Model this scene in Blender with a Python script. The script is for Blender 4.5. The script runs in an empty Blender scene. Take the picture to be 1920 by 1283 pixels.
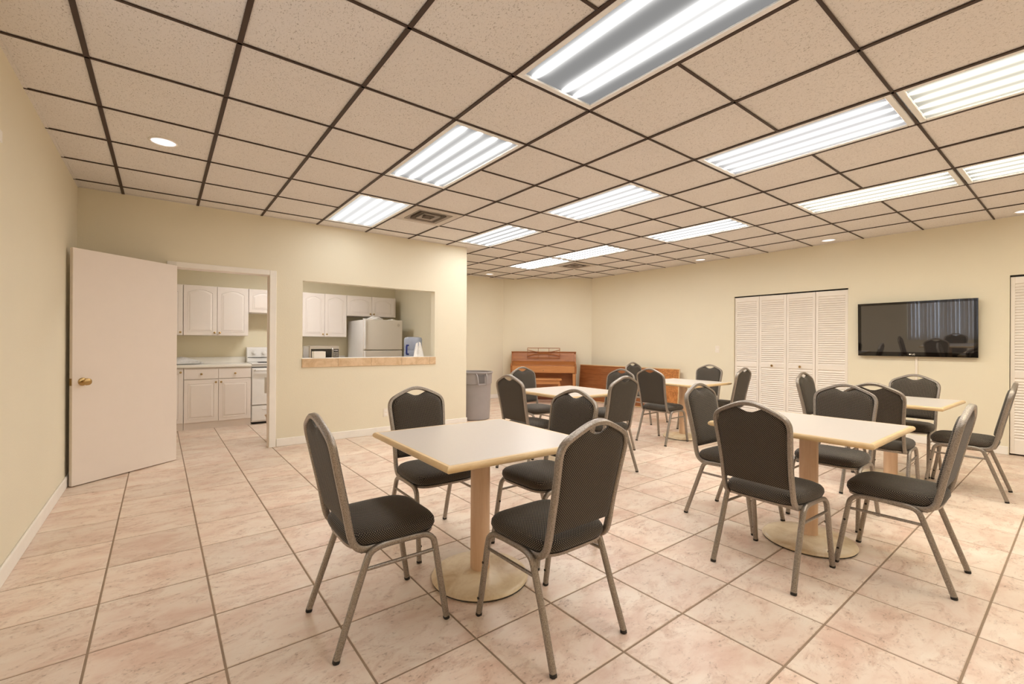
import bpy, bmesh, math, random
from mathutils import Vector, Matrix

R = math.radians
random.seed(7)
SC = bpy.context.scene
COL = SC.collection

# ------------------------------------------------------------------ camera
CAM = Vector((0, 0, 1.23))
FPX, CX, CY, YAW, ROLL = 844.82, 950.1, 644.42, R(37.383), R(0.311)
fwd = Vector((math.sin(YAW), math.cos(YAW), 0))
rt0 = Vector((math.cos(YAW), -math.sin(YAW), 0))
up0 = Vector((0, 0, 1))
rt = rt0 * math.cos(ROLL) + up0 * math.sin(ROLL)
up = -rt0 * math.sin(ROLL) + up0 * math.cos(ROLL)
cd = bpy.data.cameras.new('camera')
cam = bpy.data.objects.new('camera', cd)
COL.objects.link(cam)
cam.matrix_world = Matrix(((rt.x, up.x, -fwd.x, CAM.x), (rt.y, up.y, -fwd.y, CAM.y),
                           (rt.z, up.z, -fwd.z, CAM.z), (0, 0, 0, 1)))
cd.sensor_fit = 'HORIZONTAL'
cd.sensor_width = 36
cd.lens = FPX / 1920 * 36
cd.shift_x = (960 - CX) / 1920
cd.shift_y = (CY - 641.5) / 1920
cd.clip_start = 0.05
SC.camera = cam

# ------------------------------------------------------------------ world, exposure, light levels
w = bpy.data.worlds.new('daylight')
SC.world = w
w.use_nodes = True
w.node_tree.nodes['Background'].inputs[0].default_value = (0.75, 0.85, 1.0, 1)
w.node_tree.nodes['Background'].inputs[1].default_value = 3.0
vs = SC.view_settings
vs.view_transform = 'Standard'
vs.look = 'None'
vs.gamma = 1
vs.use_curve_mapping = False
vs.exposure = 0.78
LAMP_LOW, LAMP_PEAK = 0.22, 26.0           # troffer lens: dark between tubes / over the tubes
try:
    SC.cycles.use_denoising = True
    SC.cycles.max_bounces = 12
    SC.cycles.diffuse_bounces = 6
    SC.cycles.sample_clamp_indirect = 10
except Exception:
    pass

# room dimensions (metres)
XL, XR, YK, YF, YB, H = -0.645, 7.61, 5.86, 8.2, -3.2, 2.689
KX = 3.70                                   # end of the kitchen wall
T = 0.6096                                  # ceiling grid pitch
gx = lambda i: 0.6096 * i - 0.925
gy = lambda j: 0.6096 * j + 1.938


# ------------------------------------------------------------------ node helpers
def mat(name):
    m = bpy.data.materials.new(name)
    m.use_nodes = True
    return m, m.node_tree.nodes, m.node_tree.links, m.node_tree.nodes['Principled BSDF']


def math_n(n, l, op, a, b=None, c=None):
    x = n.new('ShaderNodeMath')
    x.operation = op
    for k, v in enumerate((a, b, c)):
        if v is None:
            continue
        if isinstance(v, (int, float)):
            x.inputs[k].default_value = v
        else:
            l.new(v, x.inputs[k])
    return x.outputs[0]


def mix_n(n, l, f, a, b, mode='MIX'):
    x = n.new('ShaderNodeMix')
    x.data_type = 'RGBA'
    x.blend_type = mode
    for k, v in ((0, f), (6, a), (7, b)):
        if isinstance(v, (int, float)):
            x.inputs[k].default_value = v
        elif isinstance(v, tuple):
            x.inputs[k].default_value = (*v, 1) if len(v) == 3 else v
        else:
            l.new(v, x.inputs[k])
    return x.outputs[2]


def ramp_n(n, l, f, stops):
    x = n.new('ShaderNodeValToRGB')
    e = x.color_ramp.elements
    while len(e) < len(stops):
        e.new(0.5)
    for k, (p, c) in enumerate(stops):
        e[k].position = p
        e[k].color = (*c, 1) if isinstance(c, tuple) else (c, c, c, 1)
    l.new(f, x.inputs[0])
    return x.outputs[0]


def coords(n, l, kind='Object', scale=(1, 1, 1), rnd=False, rot=(0, 0, 0)):
    if kind == 'World':
        o = n.new('ShaderNodeNewGeometry').outputs['Position']
    else:
        o = n.new('ShaderNodeTexCoord').outputs[kind]
    if rnd:
        oi = n.new('ShaderNodeObjectInfo').outputs['Random']
        k = math_n(n, l, 'MULTIPLY', oi, 37.0)
        cx = n.new('ShaderNodeCombineXYZ')
        for q in range(3):
            l.new(k, cx.inputs[q])
        va = n.new('ShaderNodeVectorMath')
        va.operation = 'ADD'
        l.new(o, va.inputs[0])
        l.new(cx.outputs[0], va.inputs[1])
        o = va.outputs[0]
    mp = n.new('ShaderNodeMapping')
    mp.inputs['Scale'].default_value = scale
    mp.inputs['Rotation'].default_value = rot
    l.new(o, mp.inputs[0])
    return mp.outputs[0]


def noise_n(n, l, vec, scale, detail=4, rough=0.55, dist=0.0):
    x = n.new('ShaderNodeTexNoise')
    x.inputs['Scale'].default_value = scale
    x.inputs['Detail'].default_value = detail
    x.inputs['Roughness'].default_value = rough
    x.inputs['Distortion'].default_value = dist
    l.new(vec, x.inputs['Vector'])
    return x.outputs['Fac']


def bump_n(n, l, b, h, strength, dist=0.01):
    x = n.new('ShaderNodeBump')
    x.inputs['Strength'].default_value = strength
    x.inputs['Distance'].default_value = dist
    l.new(h, x.inputs['Height'])
    l.new(x.outputs[0], b.inputs['Normal'])


def plain(name, col, rough=0.5, metal=0.0, var=0.06, scale=8.0, bump=0.0, ior=1.45, coat=0.0):
    """painted or moulded surface: base colour with a little uneven tone"""
    m, n, l, b = mat(name)
    v = coords(n, l, 'Object')
    f = noise_n(n, l, v, scale)
    c = mix_n(n, l, f, tuple(x * (1 - var) for x in col), tuple(min(1, x * (1 + var)) for x in col))
    l.new(c, b.inputs['Base Color'])
    b.inputs['Roughness'].default_value = rough
    b.inputs['Metallic'].default_value = metal
    b.inputs['IOR'].default_value = ior
    b.inputs['Coat Weight'].default_value = coat
    if bump:
        bump_n(n, l, b, noise_n(n, l, v, scale * 30, 2), bump, 0.002)
    return m


def wall_mat(name, col, bump=0.25):
    m, n, l, b = mat(name)
    v = coords(n, l, 'World')
    f = noise_n(n, l, v, 1.3, 3)
    c = mix_n(n, l, f, tuple(x * 0.96 for x in col), tuple(min(1, x * 1.04) for x in col))
    l.new(c, b.inputs['Base Color'])
    b.inputs['Roughness'].default_value = 0.55
    bump_n(n, l, b, noise_n(n, l, v, 90, 3), bump, 0.004)
    return m


def wood_mat(name, c1, c2, scale=(1.2, 14, 14), rough=0.4, rot=(0, 0, 0), knots=0.0):
    m, n, l, b = mat(name)
    v = coords(n, l, 'Object', scale, rnd=True, rot=rot)
    f = noise_n(n, l, v, 2.0, 6, 0.6, 0.6)
    f2 = noise_n(n, l, v, 9.0, 3, 0.6, 0.2)
    k = math_n(n, l, 'MULTIPLY_ADD', f2, 0.4, math_n(n, l, 'MULTIPLY', f, 0.75))
    c = ramp_n(n, l, k, [(0.32, c1), (0.78, c2)])
    if knots:
        kf = noise_n(n, l, coords(n, l, 'Object', (1, 1, 1)), 26, 5, 0.7, 1.5)
        ms = math_n(n, l, 'MULTIPLY', ramp_n(n, l, kf, [(0.45, 0.0), (0.6, 1.0)]), knots)
        c = mix_n(n, l, ms, c, tuple(min(1, x * 1.6) for x in c2))
    l.new(c, b.inputs['Base Color'])
    b.inputs['Roughness'].default_value = rough
    return m


# ------------------------------------------------------------------ materials
M = {}
M['wall'] = wall_mat('cream_wall_paint', (0.81, 0.752, 0.59))
M['kwall'] = wall_mat('kitchen_wall_paint', (0.78, 0.71, 0.53))
M['trim'] = plain('white_trim_paint', (0.90, 0.865, 0.80), 0.4)
M['door'] = plain('white_door_paint', (0.83, 0.745, 0.665), 0.38, var=0.02)
M['closet'] = plain('white_louver_paint', (0.88, 0.82, 0.745), 0.42, var=0.02)
M['cab'] = plain('white_cabinet_foil', (0.82, 0.75, 0.70), 0.35, var=0.02)
M['counter'] = plain('white_laminate', (0.85, 0.82, 0.76), 0.3)
M['brass'] = plain('aged_brass', (0.46, 0.31, 0.13), 0.3, 1.0)
M['white'] = plain('white_enamel', (0.82, 0.80, 0.78), 0.25)
M['fridge'] = plain('fridge_enamel', (0.74, 0.69, 0.62), 0.3, var=0.02, bump=0.15)
M['black'] = plain('black_gloss', (0.012, 0.010, 0.010), 0.08, ior=1.6)
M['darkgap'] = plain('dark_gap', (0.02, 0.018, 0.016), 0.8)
M['rubber'] = plain('black_rubber', (0.02, 0.018, 0.016), 0.6)
M['steel'] = plain('brushed_steel', (0.62, 0.58, 0.54), 0.3, 1.0)
M['tee'] = plain('brown_ceiling_tee', (0.045, 0.022, 0.012), 0.5, var=0.1)
M['plenum'] = plain('plenum_board', (0.30, 0.26, 0.21), 0.9)
M['fixture'] = plain('fixture_enamel', (0.88, 0.885, 0.87), 0.3)
M['bin'] = plain('grey_bin_plastic', (0.33, 0.30, 0.29), 0.5, var=0.08)
M['binshade'] = plain('shaded_bin_plastic', (0.16, 0.145, 0.14), 0.5)  # bin plastic darkened to paint in the shade of the grip
M['basket'] = plain('tan_basket_plastic', (0.55, 0.40, 0.27), 0.5)
M['vent'] = plain('grey_vent_enamel', (0.60, 0.54, 0.48), 0.5)  # grey tone of the vent frame and every other ring
M['ventdark'] = plain('dark_louver', (0.22, 0.18, 0.15), 0.6)  # darker tone for the alternate louver rings
M['plate'] = plain('ivory_plate', (0.86, 0.80, 0.70), 0.4)
M['bagwhite'] = plain('white_film', (0.85, 0.83, 0.80), 0.35, var=0.12, scale=40)
M['baggrey'] = plain('grey_film', (0.62, 0.60, 0.58), 0.3, var=0.25, scale=60)
M['blue'] = plain('blue_jug_plastic', (0.38, 0.42, 0.52), 0.2, var=0.1)
M['navy'] = plain('navy_handle_plastic', (0.01, 0.02, 0.16), 0.3)
M['paper'] = plain('white_paper', (0.88, 0.84, 0.76), 0.7)
M['post'] = wood_mat('maple_post', (0.70, 0.46, 0.29), (0.80, 0.57, 0.38), (16, 16, 1.2), 0.42)
M['edge'] = wood_mat('maple_edge', (0.68, 0.47, 0.225), (0.83, 0.63, 0.365), (3, 3, 8), 0.38)
M['piano'] = wood_mat('walnut_piano', (0.24, 0.075, 0.018), (0.44, 0.17, 0.05), (1.2, 12, 12), 0.3)
M['pianolite'] = wood_mat('walnut_light', (0.42, 0.17, 0.055), (0.60, 0.28, 0.10), (1.2, 12, 12), 0.3)
M['pianodark'] = wood_mat('walnut_dark', (0.13, 0.03, 0.012), (0.22, 0.06, 0.02), (1.2, 12, 12), 0.35)
M['foldtop'] = wood_mat('walnut_laminate', (0.17, 0.05, 0.014), (0.36, 0.13, 0.042), (0.8, 10, 10), 0.32)
M['burl'] = wood_mat('burl_laminate', (0.28, 0.09, 0.022), (0.50, 0.21, 0.06), (4, 4, 4), 0.35, knots=0.5)
M['sill'] = None


def tile_floor():
    m, n, l, b = mat('glazed_floor_tile')
    v = coords(n, l, 'World', (1, 1.7, 1), rnd=True)
    big = noise_n(n, l, v, 3.2, 5, 0.62, 0.4)
    c = ramp_n(n, l, big, [(0.32, (0.70, 0.50, 0.39)), (0.48, (0.79, 0.64, 0.52)), (0.66, (0.83, 0.72, 0.60))])
    v2 = coords(n, l, 'World', (1, 1.7, 1), rnd=True)
    sm = noise_n(n, l, v2, 6, 9, 0.76, 0.8)
    k = ramp_n(n, l, sm, [(0.49, 0.0), (0.68, 0.75)])
    c = mix_n(n, l, k, c, (0.56, 0.36, 0.255))
    sp = noise_n(n, l, v2, 48, 4, 0.65)
    k2 = math_n(n, l, 'MULTIPLY', ramp_n(n, l, sp, [(0.56, 0.0), (0.68, 0.9)]), ramp_n(n, l, sm, [(0.44, 0.0), (0.60, 1.0)]))
    c = mix_n(n, l, k2, c, (0.33, 0.215, 0.145))
    oi = n.new('ShaderNodeObjectInfo').outputs['Random']
    br = math_n(n, l, 'MULTIPLY_ADD', oi, 0.14, 0.93)
    hs = n.new('ShaderNodeHueSaturation')
    l.new(br, hs.inputs['Value'])
    l.new(c, hs.inputs['Color'])
    l.new(hs.outputs[0], b.inputs['Base Color'])
    b.inputs['Roughness'].default_value = 0.36
    bump_n(n, l, b, sm, 0.06, 0.004)
    return m


def tile_ceiling():
    m, n, l, b = mat('fissured_ceiling_tile')
    v = coords(n, l, 'World', (1, 1, 1), rnd=True)
    f = noise_n(n, l, v, 2.0, 3)
    c = mix_n(n, l, f, (0.78, 0.75, 0.715), (0.83, 0.80, 0.77))
    v2 = coords(n, l, 'World', (1, 0.55, 1), rnd=True)
    s = noise_n(n, l, v2, 175, 2, 0.5, 1.2)
    holes = ramp_n(n, l, s, [(0.335, 1.0), (0.39, 0.0)])
    c = mix_n(n, l, math_n(n, l, 'MULTIPLY', holes, 0.52), c, (0.20, 0.15, 0.10))
    l.new(c, b.inputs['Base Color'])
    b.inputs['Roughness'].default_value = 0.9
    bump_n(n, l, b, math_n(n, l, 'SUBTRACT', 1.0, holes), 0.5, 0.004)
    return m


def fabric():
    m, n, l, b = mat('dotted_charcoal_fabric')
    uv = n.new('ShaderNodeUVMap').outputs[0]
    sx = n.new('ShaderNodeSeparateXYZ')
    l.new(uv, sx.inputs[0])
    P = 0.0098
    a = math_n(n, l, 'SINE', math_n(n, l, 'MULTIPLY', sx.outputs[0], 2 * math.pi / P))
    d = math_n(n, l, 'SINE', math_n(n, l, 'MULTIPLY', sx.outputs[1], 2 * math.pi / P))
    k = math_n(n, l, 'MULTIPLY', a, d)
    dots = ramp_n(n, l, k, [(0.60, 0.0), (0.84, 1.0)])
    f = noise_n(n, l, coords(n, l, 'Object'), 300, 2)
    base = mix_n(n, l, f, (0.014, 0.011, 0.009), (0.026, 0.021, 0.017))
    c = mix_n(n, l, dots, base, (0.44, 0.36, 0.25))
    l.new(c, b.inputs['Base Color'])
    b.inputs['Roughness'].default_value = 0.85
    b.inputs['Sheen Weight'].default_value = 0.12
    b.inputs['Sheen Roughness'].default_value = 0.4
    bump_n(n, l, b, dots, 0.25, 0.001)
    return m


def hammered():
    m, n, l, b = mat('hammered_silver_paint')
    v = coords(n, l, 'Object')
    f = noise_n(n, l, v, 260, 3, 0.6)
    c = ramp_n(n, l, f, [(0.34, (0.22, 0.19, 0.162)), (0.62, (0.41, 0.365, 0.315))])
    l.new(c, b.inputs['Base Color'])
    b.inputs['Metallic'].default_value = 0.68
    b.inputs['Roughness'].default_value = 0.36
    bump_n(n, l, b, f, 0.35, 0.002)
    return m


def base_paint():
    m, n, l, b = mat('worn_cream_base_paint')
    v = coords(n, l, 'Object', rnd=True)
    f = noise_n(n, l, v, 7, 6, 0.65, 0.5)
    c = ramp_n(n, l, f, [(0.30, (0.62, 0.45, 0.25)), (0.58, (0.84, 0.71, 0.50))])
    l.new(c, b.inputs['Base Color'])
    b.inputs['Roughness'].default_value = 0.33
    return m


def sill_tile():
    m, n, l, b = mat('tan_sill_tile')
    v = coords(n, l, 'World', rnd=True)
    f = noise_n(n, l, v, 9, 6, 0.7, 0.8)
    c = ramp_n(n, l, f, [(0.34, (0.60, 0.41, 0.23)), (0.62, (0.76, 0.57, 0.37))])
    l.new(c, b.inputs['Base Color'])
    b.inputs['Roughness'].default_value = 0.4
    return m


def lamp_mat(name, tint, lamps, low, peak):
    """prismatic lens over fluorescent tubes: bright over each tube, dimmer between"""
    m, n, l, b = mat(name)
    n.remove(b)
    em = n.new('ShaderNodeEmission')
    uv = n.new('ShaderNodeUVMap').outputs[0]
    sx = n.new('ShaderNodeSeparateXYZ')
    l.new(uv, sx.inputs[0])
    u, vv = sx.outputs[0], sx.outputs[1]
    ends = math_n(n, l, 'MULTIPLY', math_n(n, l, 'SMOOTH_MIN', math_n(n, l, 'MULTIPLY', vv, 15.0), 1.0, 0.5), 1.0)
    e2 = math_n(n, l, 'SMOOTH_MIN', math_n(n, l, 'MULTIPLY', math_n(n, l, 'SUBTRACT', 1.0, vv), 15.0), 1.0, 0.5)
    ends = math_n(n, l, 'MAXIMUM', math_n(n, l, 'MULTIPLY', ends, e2), 0.0)
    total = None
    for (pos, power, wid) in lamps:
        d = math_n(n, l, 'DIVIDE', math_n(n, l, 'SUBTRACT', u, pos), wid)
        g = math_n(n, l, 'POWER', math.e, math_n(n, l, 'MULTIPLY', math_n(n, l, 'MULTIPLY', d, d), -1.0))
        g = math_n(n, l, 'MULTIPLY', g, power)
        total = g if total is None else math_n(n, l, 'ADD', total, g)
    total = math_n(n, l, 'MULTIPLY', total, ends)
    s = math_n(n, l, 'MULTIPLY_ADD', total, peak, low)
    em.inputs['Color'].default_value = (*tint, 1)
    l.new(s, em.inputs['Strength'])
    l.new(em.outputs[0], n['Material Output'].inputs[0])
    return m


M['floor'] = tile_floor()
M['ceil'] = tile_ceiling()
M['fabric'] = fabric()
M['hammer'] = hammered()
M['base'] = base_paint()
M['sill'] = sill_tile()
M['top'] = plain('grey_table_laminate', (0.63, 0.575, 0.52), 0.3, var=0.03, scale=60)
M['grout'] = plain('brown_grout', (0.30, 0.215, 0.145), 0.9, var=0.2, scale=12)
TUBE = lambda p, k=1.0: [(p, 1.0 * k, 0.027), (p, 0.022 * k, 0.080)]     # bright core and soft skirt of one tube
four = lambda a, b_, c, d, k=1.0: TUBE(a, k) + TUBE(b_, k) + TUBE(c, k) + TUBE(d, k)
M['lamp'] = lamp_mat('white_lamp_lens', (1, 0.978, 0.95), four(.125, .375, .625, .875), LAMP_LOW, LAMP_PEAK)
M['lamp_strong'] = lamp_mat('white_lamp_lens_strong', (1, 0.985, 0.965), four(.125, .375, .625, .875), LAMP_LOW, LAMP_PEAK * 1.5)
M['lamp_dim'] = lamp_mat('white_lamp_lens_dim', (1, 0.985, 0.965), four(.15, .40, .62, .86), LAMP_LOW * 1.9, LAMP_PEAK * 0.45)
M['lamp_out'] = lamp_mat('lamp_lens_one_tube_out', (1, 0.985, 0.965), TUBE(.12) + TUBE(.56, 1.1) + TUBE(.74), LAMP_LOW * 0.75, LAMP_PEAK)
M['lamp_soft'] = lamp_mat('soft_lamp_lens', (1, 0.965, 0.945), four(.16, .40, .64, .86), LAMP_LOW * 1.4, LAMP_PEAK * 0.95)
M['lamp_warm'] = lamp_mat('warm_lamp_lens', (1, 0.93, 0.76), four(.14, .38, .63, .87), LAMP_LOW * 1.4, LAMP_PEAK * 1.25)
M['lamp_kitchen'] = lamp_mat('kitchen_lamp_lens', (1, 0.985, 0.965), four(.2, .4, .6, .8), LAMP_LOW, LAMP_PEAK * 2.6)
m_, n_, l_, b_ = mat('downlight_lens')
b_.inputs['Base Color'].default_value = (0.8, 0.8, 0.85, 1)
b_.inputs['Emission Color'].default_value = (0.92, 0.93, 1, 1)
b_.inputs['Emission Strength'].default_value = 0.55
M['down'] = m_
m_, n_, l_, b_ = mat('tv_screen_glass')
b_.inputs['Base Color'].default_value = (0.030, 0.027, 0.026, 1)
b_.inputs['Roughness'].default_value = 0.02
b_.inputs['IOR'].default_value = 2.1
M['screen'] = m_
m_, n_, l_, b_ = mat('tv_bezel')
b_.inputs['Base Color'].default_value = (0.006, 0.004, 0.003, 1)
b_.inputs['Roughness'].default_value = 0.03
b_.inputs['IOR'].default_value = 1.6
M['bezel'] = m_
m_, n_, l_, b_ = mat('window_glass')
b_.inputs['Base Color'].default_value = (0.95, 0.97, 1, 1)
b_.inputs['Roughness'].default_value = 0.0
b_.inputs['Transmission Weight'].default_value = 1.0
b_.inputs['IOR'].default_value = 1.05
M['glass'] = m_
M['blind'] = plain('white_blind_vinyl', (0.80, 0.78, 0.76), 0.5)


# ------------------------------------------------------------------ geometry helpers
def link(name, me, m, parent=None, smooth=False):
    o = bpy.data.objects.new(name, me)
    COL.objects.link(o)
    if m is not None and not me.materials:
        me.materials.append(m)
    if smooth:
        for p in me.polygons:
            p.use_smooth = True
    if parent is not None:
        o.parent = parent
    return o


class MB:
    def __init__(s):
        s.bm = bmesh.new()

    def quad(s, pts):
        s.bm.faces.new([s.bm.verts.new(p) for p in pts])
        return s

    def box(s, x0, x1, y0, y1, z0, z1, mx=None):
        vs_ = [Vector((x, y, z)) for z in (z0, z1) for y in (y0, y1) for x in (x0, x1)]
        if mx is not None:
            vs_ = [mx @ v for v in vs_]
        v = [s.bm.verts.new(p) for p in vs_]
        for f in ((0, 2, 3, 1), (4, 5, 7, 6), (0, 1, 5, 4), (2, 6, 7, 3), (0, 4, 6, 2), (1, 3, 7, 5)):
            s.bm.faces.new([v[k] for k in f])
        return s

    def rings(s, rs, cap0=True, cap1=True, closed=True):
        """loft a list of equal-length vertex rings"""
        vr = [[s.bm.verts.new(p) for p in r] for r in rs]
        nn = len(rs[0])
        for a, b in zip(vr, vr[1:]):
            for k in range(nn if closed else nn - 1):
                q = (k + 1) % nn
                s.bm.faces.new((a[k], a[q], b[q], b[k]))
        if cap0:
            s.bm.faces.new(list(reversed(vr[0])))
        if cap1:
            s.bm.faces.new(vr[-1])
        return s

    def tube(s, path, r, n=8, ry=None, square=0.0, up=Vector((0, 0, 1)), cap=True, closed=False):
        path = [Vector(p) for p in path]
        ry = r if ry is None else ry
        rs = []
        N = len(path)
        prev = None
        for i, p in enumerate(path):
            if closed:
                t = path[(i + 1) % N] - path[i - 1]
            else:
                t = path[min(i + 1, N - 1)] - path[max(i - 1, 0)]
            t.normalize()
            if prev is None:
                a = t.cross(up)
                if a.length < 1e-3:
                    a = t.cross(Vector((0, 1, 0)))
            else:
                a = prev - t * prev.dot(t)
            a.normalize()
            prev = a
            b = t.cross(a)
            ring = []
            for k in range(n):
                th = 2 * math.pi * (k + 0.5) / n
                c, d = math.cos(th), math.sin(th)
                if square:
                    e = 2.0 / (2.0 + square)
                    c = math.copysign(abs(c) ** e, c)
                    d = math.copysign(abs(d) ** e, d)
                ring.append(p + a * (c * r) + b * (d * ry))
            rs.append(ring)
        if closed:
            rs.append(rs[0])
            vr = [[s.bm.verts.new(p) for p in q] for q in rs[:-1]]
            vr.append(vr[0])
            for a, b in zip(vr, vr[1:]):
                for k in range(n):
                    s.bm.faces.new((a[k], a[(k + 1) % n], b[(k + 1) % n], b[k]))
            return s
        return s.rings(rs, cap, cap)

    def lathe(s, prof, n=24, c=(0, 0, 0), axis='Z', cap=True):
        rs = []
        for r, h in prof:
            ring = []
            for k in range(n):
                th = 2 * math.pi * k / n
                a, b = r * math.cos(th), r * math.sin(th)
                p = {'Z': (a, b, h), 'X': (h, a, b), 'Y': (b, h, a)}[axis]
                ring.append(Vector(p) + Vector(c))
            rs.append(ring)
        return s.rings(rs, cap, cap)

    def build(s, name, m, parent=None, bevel=0.0, smooth=False, seg=1, uv=None, kind=None, auto=None):
        bm = s.bm
        bmesh.ops.recalc_face_normals(bm, faces=bm.faces)
        if bevel:
            es = [e for e in bm.edges if len(e.link_faces) == 2 and e.calc_face_angle(0) > 0.5]
            bmesh.ops.bevel(bm, geom=es, offset=bevel, segments=seg, affect='EDGES', profile=0.5, clamp_overlap=True)
        if uv == 'box':
            lay = bm.loops.layers.uv.new('UVMap')
            for f in bm.faces:
                nn = f.normal
                ax = max(range(3), key=lambda k: abs(nn[k]))
                for lp in f.loops:
                    p = lp.vert.co
                    lp[lay].uv = ((p.x, p.y), (p.x, p.z), (p.y, p.z))[{2: 0, 1: 1, 0: 2}[ax]]
        me = bpy.data.meshes.new(name)
        bm.to_mesh(me)
        bm.free()
        if smooth:
            for p in me.polygons:
                p.use_smooth = True
            if auto is not None:
                me.set_sharp_from_angle(angle=R(auto))
        o = link(name, me, m, parent)
        if kind:
            o['kind'] = kind
        return o


def thing(name, label, cat, loc=(0, 0, 0), rz=0.0, group=None):
    o = bpy.data.objects.new(name, None)
    COL.objects.link(o)
    o.location = loc
    o.rotation_euler = (0, 0, rz)
    o.empty_display_size = 0.1
    o['label'] = label
    o['category'] = cat
    if group:
        o['group'] = group
    return o


def tag(o, label, cat, group=None):
    o['label'] = label
    o['category'] = cat
    if group:
        o['group'] = group
    return o


def struct(o, label=None, cat=None):
    o['kind'] = 'structure'
    if label:
        o['label'] = label
    if cat:
        o['category'] = cat
    return o


def dup(root, loc, rz, label, group=None):
    r = root.copy()
    COL.objects.link(r)
    r.location = loc
    r.rotation_euler = (0, 0, rz)
    r['label'] = label
    if group:
        r['group'] = group
    for ch in list(root.children):
        c = ch.copy()
        COL.objects.link(c)
        c.parent = r
        for g in ch.children:
            d = g.copy()
            COL.objects.link(d)
            d.parent = c
    return r


def pixel(p):
    d = Vector(p) - CAM
    z = d.dot(fwd)
    if z < 0.05:
        return None
    return CX + FPX * d.dot(rt) / z, CY - FPX * d.dot(up) / z, z


# ------------------------------------------------------------------ room shell
TH = 0.12
# left wall with the window bay beside the camera (window y 1.65..3.05, z 0.75..2.15)
WY0, WY1, WZ0, WZ1 = 1.55, 3.05, 0.72, 2.15
b = MB()
b.box(XL - TH, XL, YB, WY0, 0, H + .1).box(XL - TH, XL, WY1, 8.4, 0, H + .1)
b.box(XL - TH, XL, WY0, WY1, 0, WZ0).box(XL - TH, XL, WY0, WY1, WZ1, H + .1)
struct(b.build('wall_left', M['wall']), 'plain cream wall running past the open white door', 'wall')

# kitchen partition with doorway and pass-through
DX0, DX1, DZ = 0.105, 0.99, 2.012
PX0, PX1, PZ0, PZ1 = 1.352, 3.155, 1.036, 1.982
y0, y1 = YK, YK + TH
b = MB()
b.box(XL, DX0, y0, y1, 0, H + .1)
b.box(DX0, DX1, y0, y1, DZ, H + .1)
b.box(DX1, PX0, y0, y1, 0, H + .1)
b.box(PX0, PX1, y0, y1, 0, PZ0 - 0.02)
b.box(PX0, PX1, y0, y1, PZ1, H + .1)
b.box(PX1, KX, y0, y1, 0, H + .1)
b.box(KX - TH, KX, y1, 8.37, 0, H + .1)
struct(b.build('wall_kitchen', M['wall']), 'cream partition wall with kitchen doorway and serving hatch', 'wall')
b = MB().box(XL, KX - TH, 8.25, 8.37, 0, 2.6)
struct(b.build('wall_kitchen_back', M['kwall']), 'yellowish kitchen wall behind the white cabinets', 'wall')

# far alcove: short wall, angled wall
LP, RP = Vector((6.16, YF, 0)), Vector((XR, 6.84, 0))
b = MB().box(KX, LP.x + 0.05, YF, YF + TH, 0, H + .1)
struct(b.build('wall_far', M['wall']), 'short cream wall behind the grey trash can', 'wall')
dv = (RP - LP)
dlen = dv.length
dv.normalize()
nv = Vector((dv.y, -dv.x, 0))               # points into the room
if nv.y > 0:
    nv = -nv
mxw = Matrix(((dv.x, -nv.x, 0, LP.x), (dv.y, -nv.y, 0, LP.y), (0, 0, 1, 0), (0, 0, 0, 1)))
b = MB().box(-0.03, dlen + 0.05, 0, TH, 0, H + .1, mxw)
struct(b.build('wall_angled', M['wall']), 'angled cream wall behind the piano', 'wall')

# right wall with two closet openings
C1 = (2.108, 3.688)
C2 = (-1.00, 0.598)
CZ = 2.032
b = MB()
b.box(XR, XR + TH, C1[1], 7.1, 0, H + .1)
b.box(XR, XR + TH, C1[0], C1[1], CZ, H + .1)
b.box(XR, XR + TH, C2[1], C1[0], 0, H + .1)
b.box(XR, XR + TH, C2[0], C2[1], CZ, H + .1)
b.box(XR, XR + TH, YB, C2[0], 0, H + .1)
b.box(XR + 0.55, XR + 0.6, YB, 7.1, 0, H + .1)
struct(b.build('wall_right', M['wall']), 'long cream wall with louvered closets and television', 'wall')
b = MB().box(XL - TH, XR + TH, YB - TH, YB, 0, H + .1)
struct(b.build('wall_back', M['wall']), 'cream wall behind the viewer', 'wall')

# ------------------------------------------------------------------ floor tiles
FP, FX, FY, FA = 0.4241, -0.6664, 4.9515, 0.0046
b = MB().box(XL - TH, XR + 0.6, YB - TH, 8.4, -0.12, -0.0025)
floor = struct(b.build('floor', M['grout']), 'pinkish beige ceramic tile floor with brown grout', 'floor')


def clip_poly(poly, inside_list):
    """clip a convex polygon by half planes (n, d): n.p <= d"""
    for (nx, ny, dd) in inside_list:
        out = []
        for k in range(len(poly)):
            p, q = poly[k], poly[(k + 1) % len(poly)]
            a = nx * p[0] + ny * p[1] - dd
            c = nx * q[0] + ny * q[1] - dd
            if a <= 0:
                out.append(p)
            if (a < 0) != (c < 0) and abs(a - c) > 1e-12:
                t = a / (a - c)
                out.append((p[0] + t * (q[0] - p[0]), p[1] + t * (q[1] - p[1])))
        poly = out
        if len(poly) < 3:
            return []
    return poly


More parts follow.
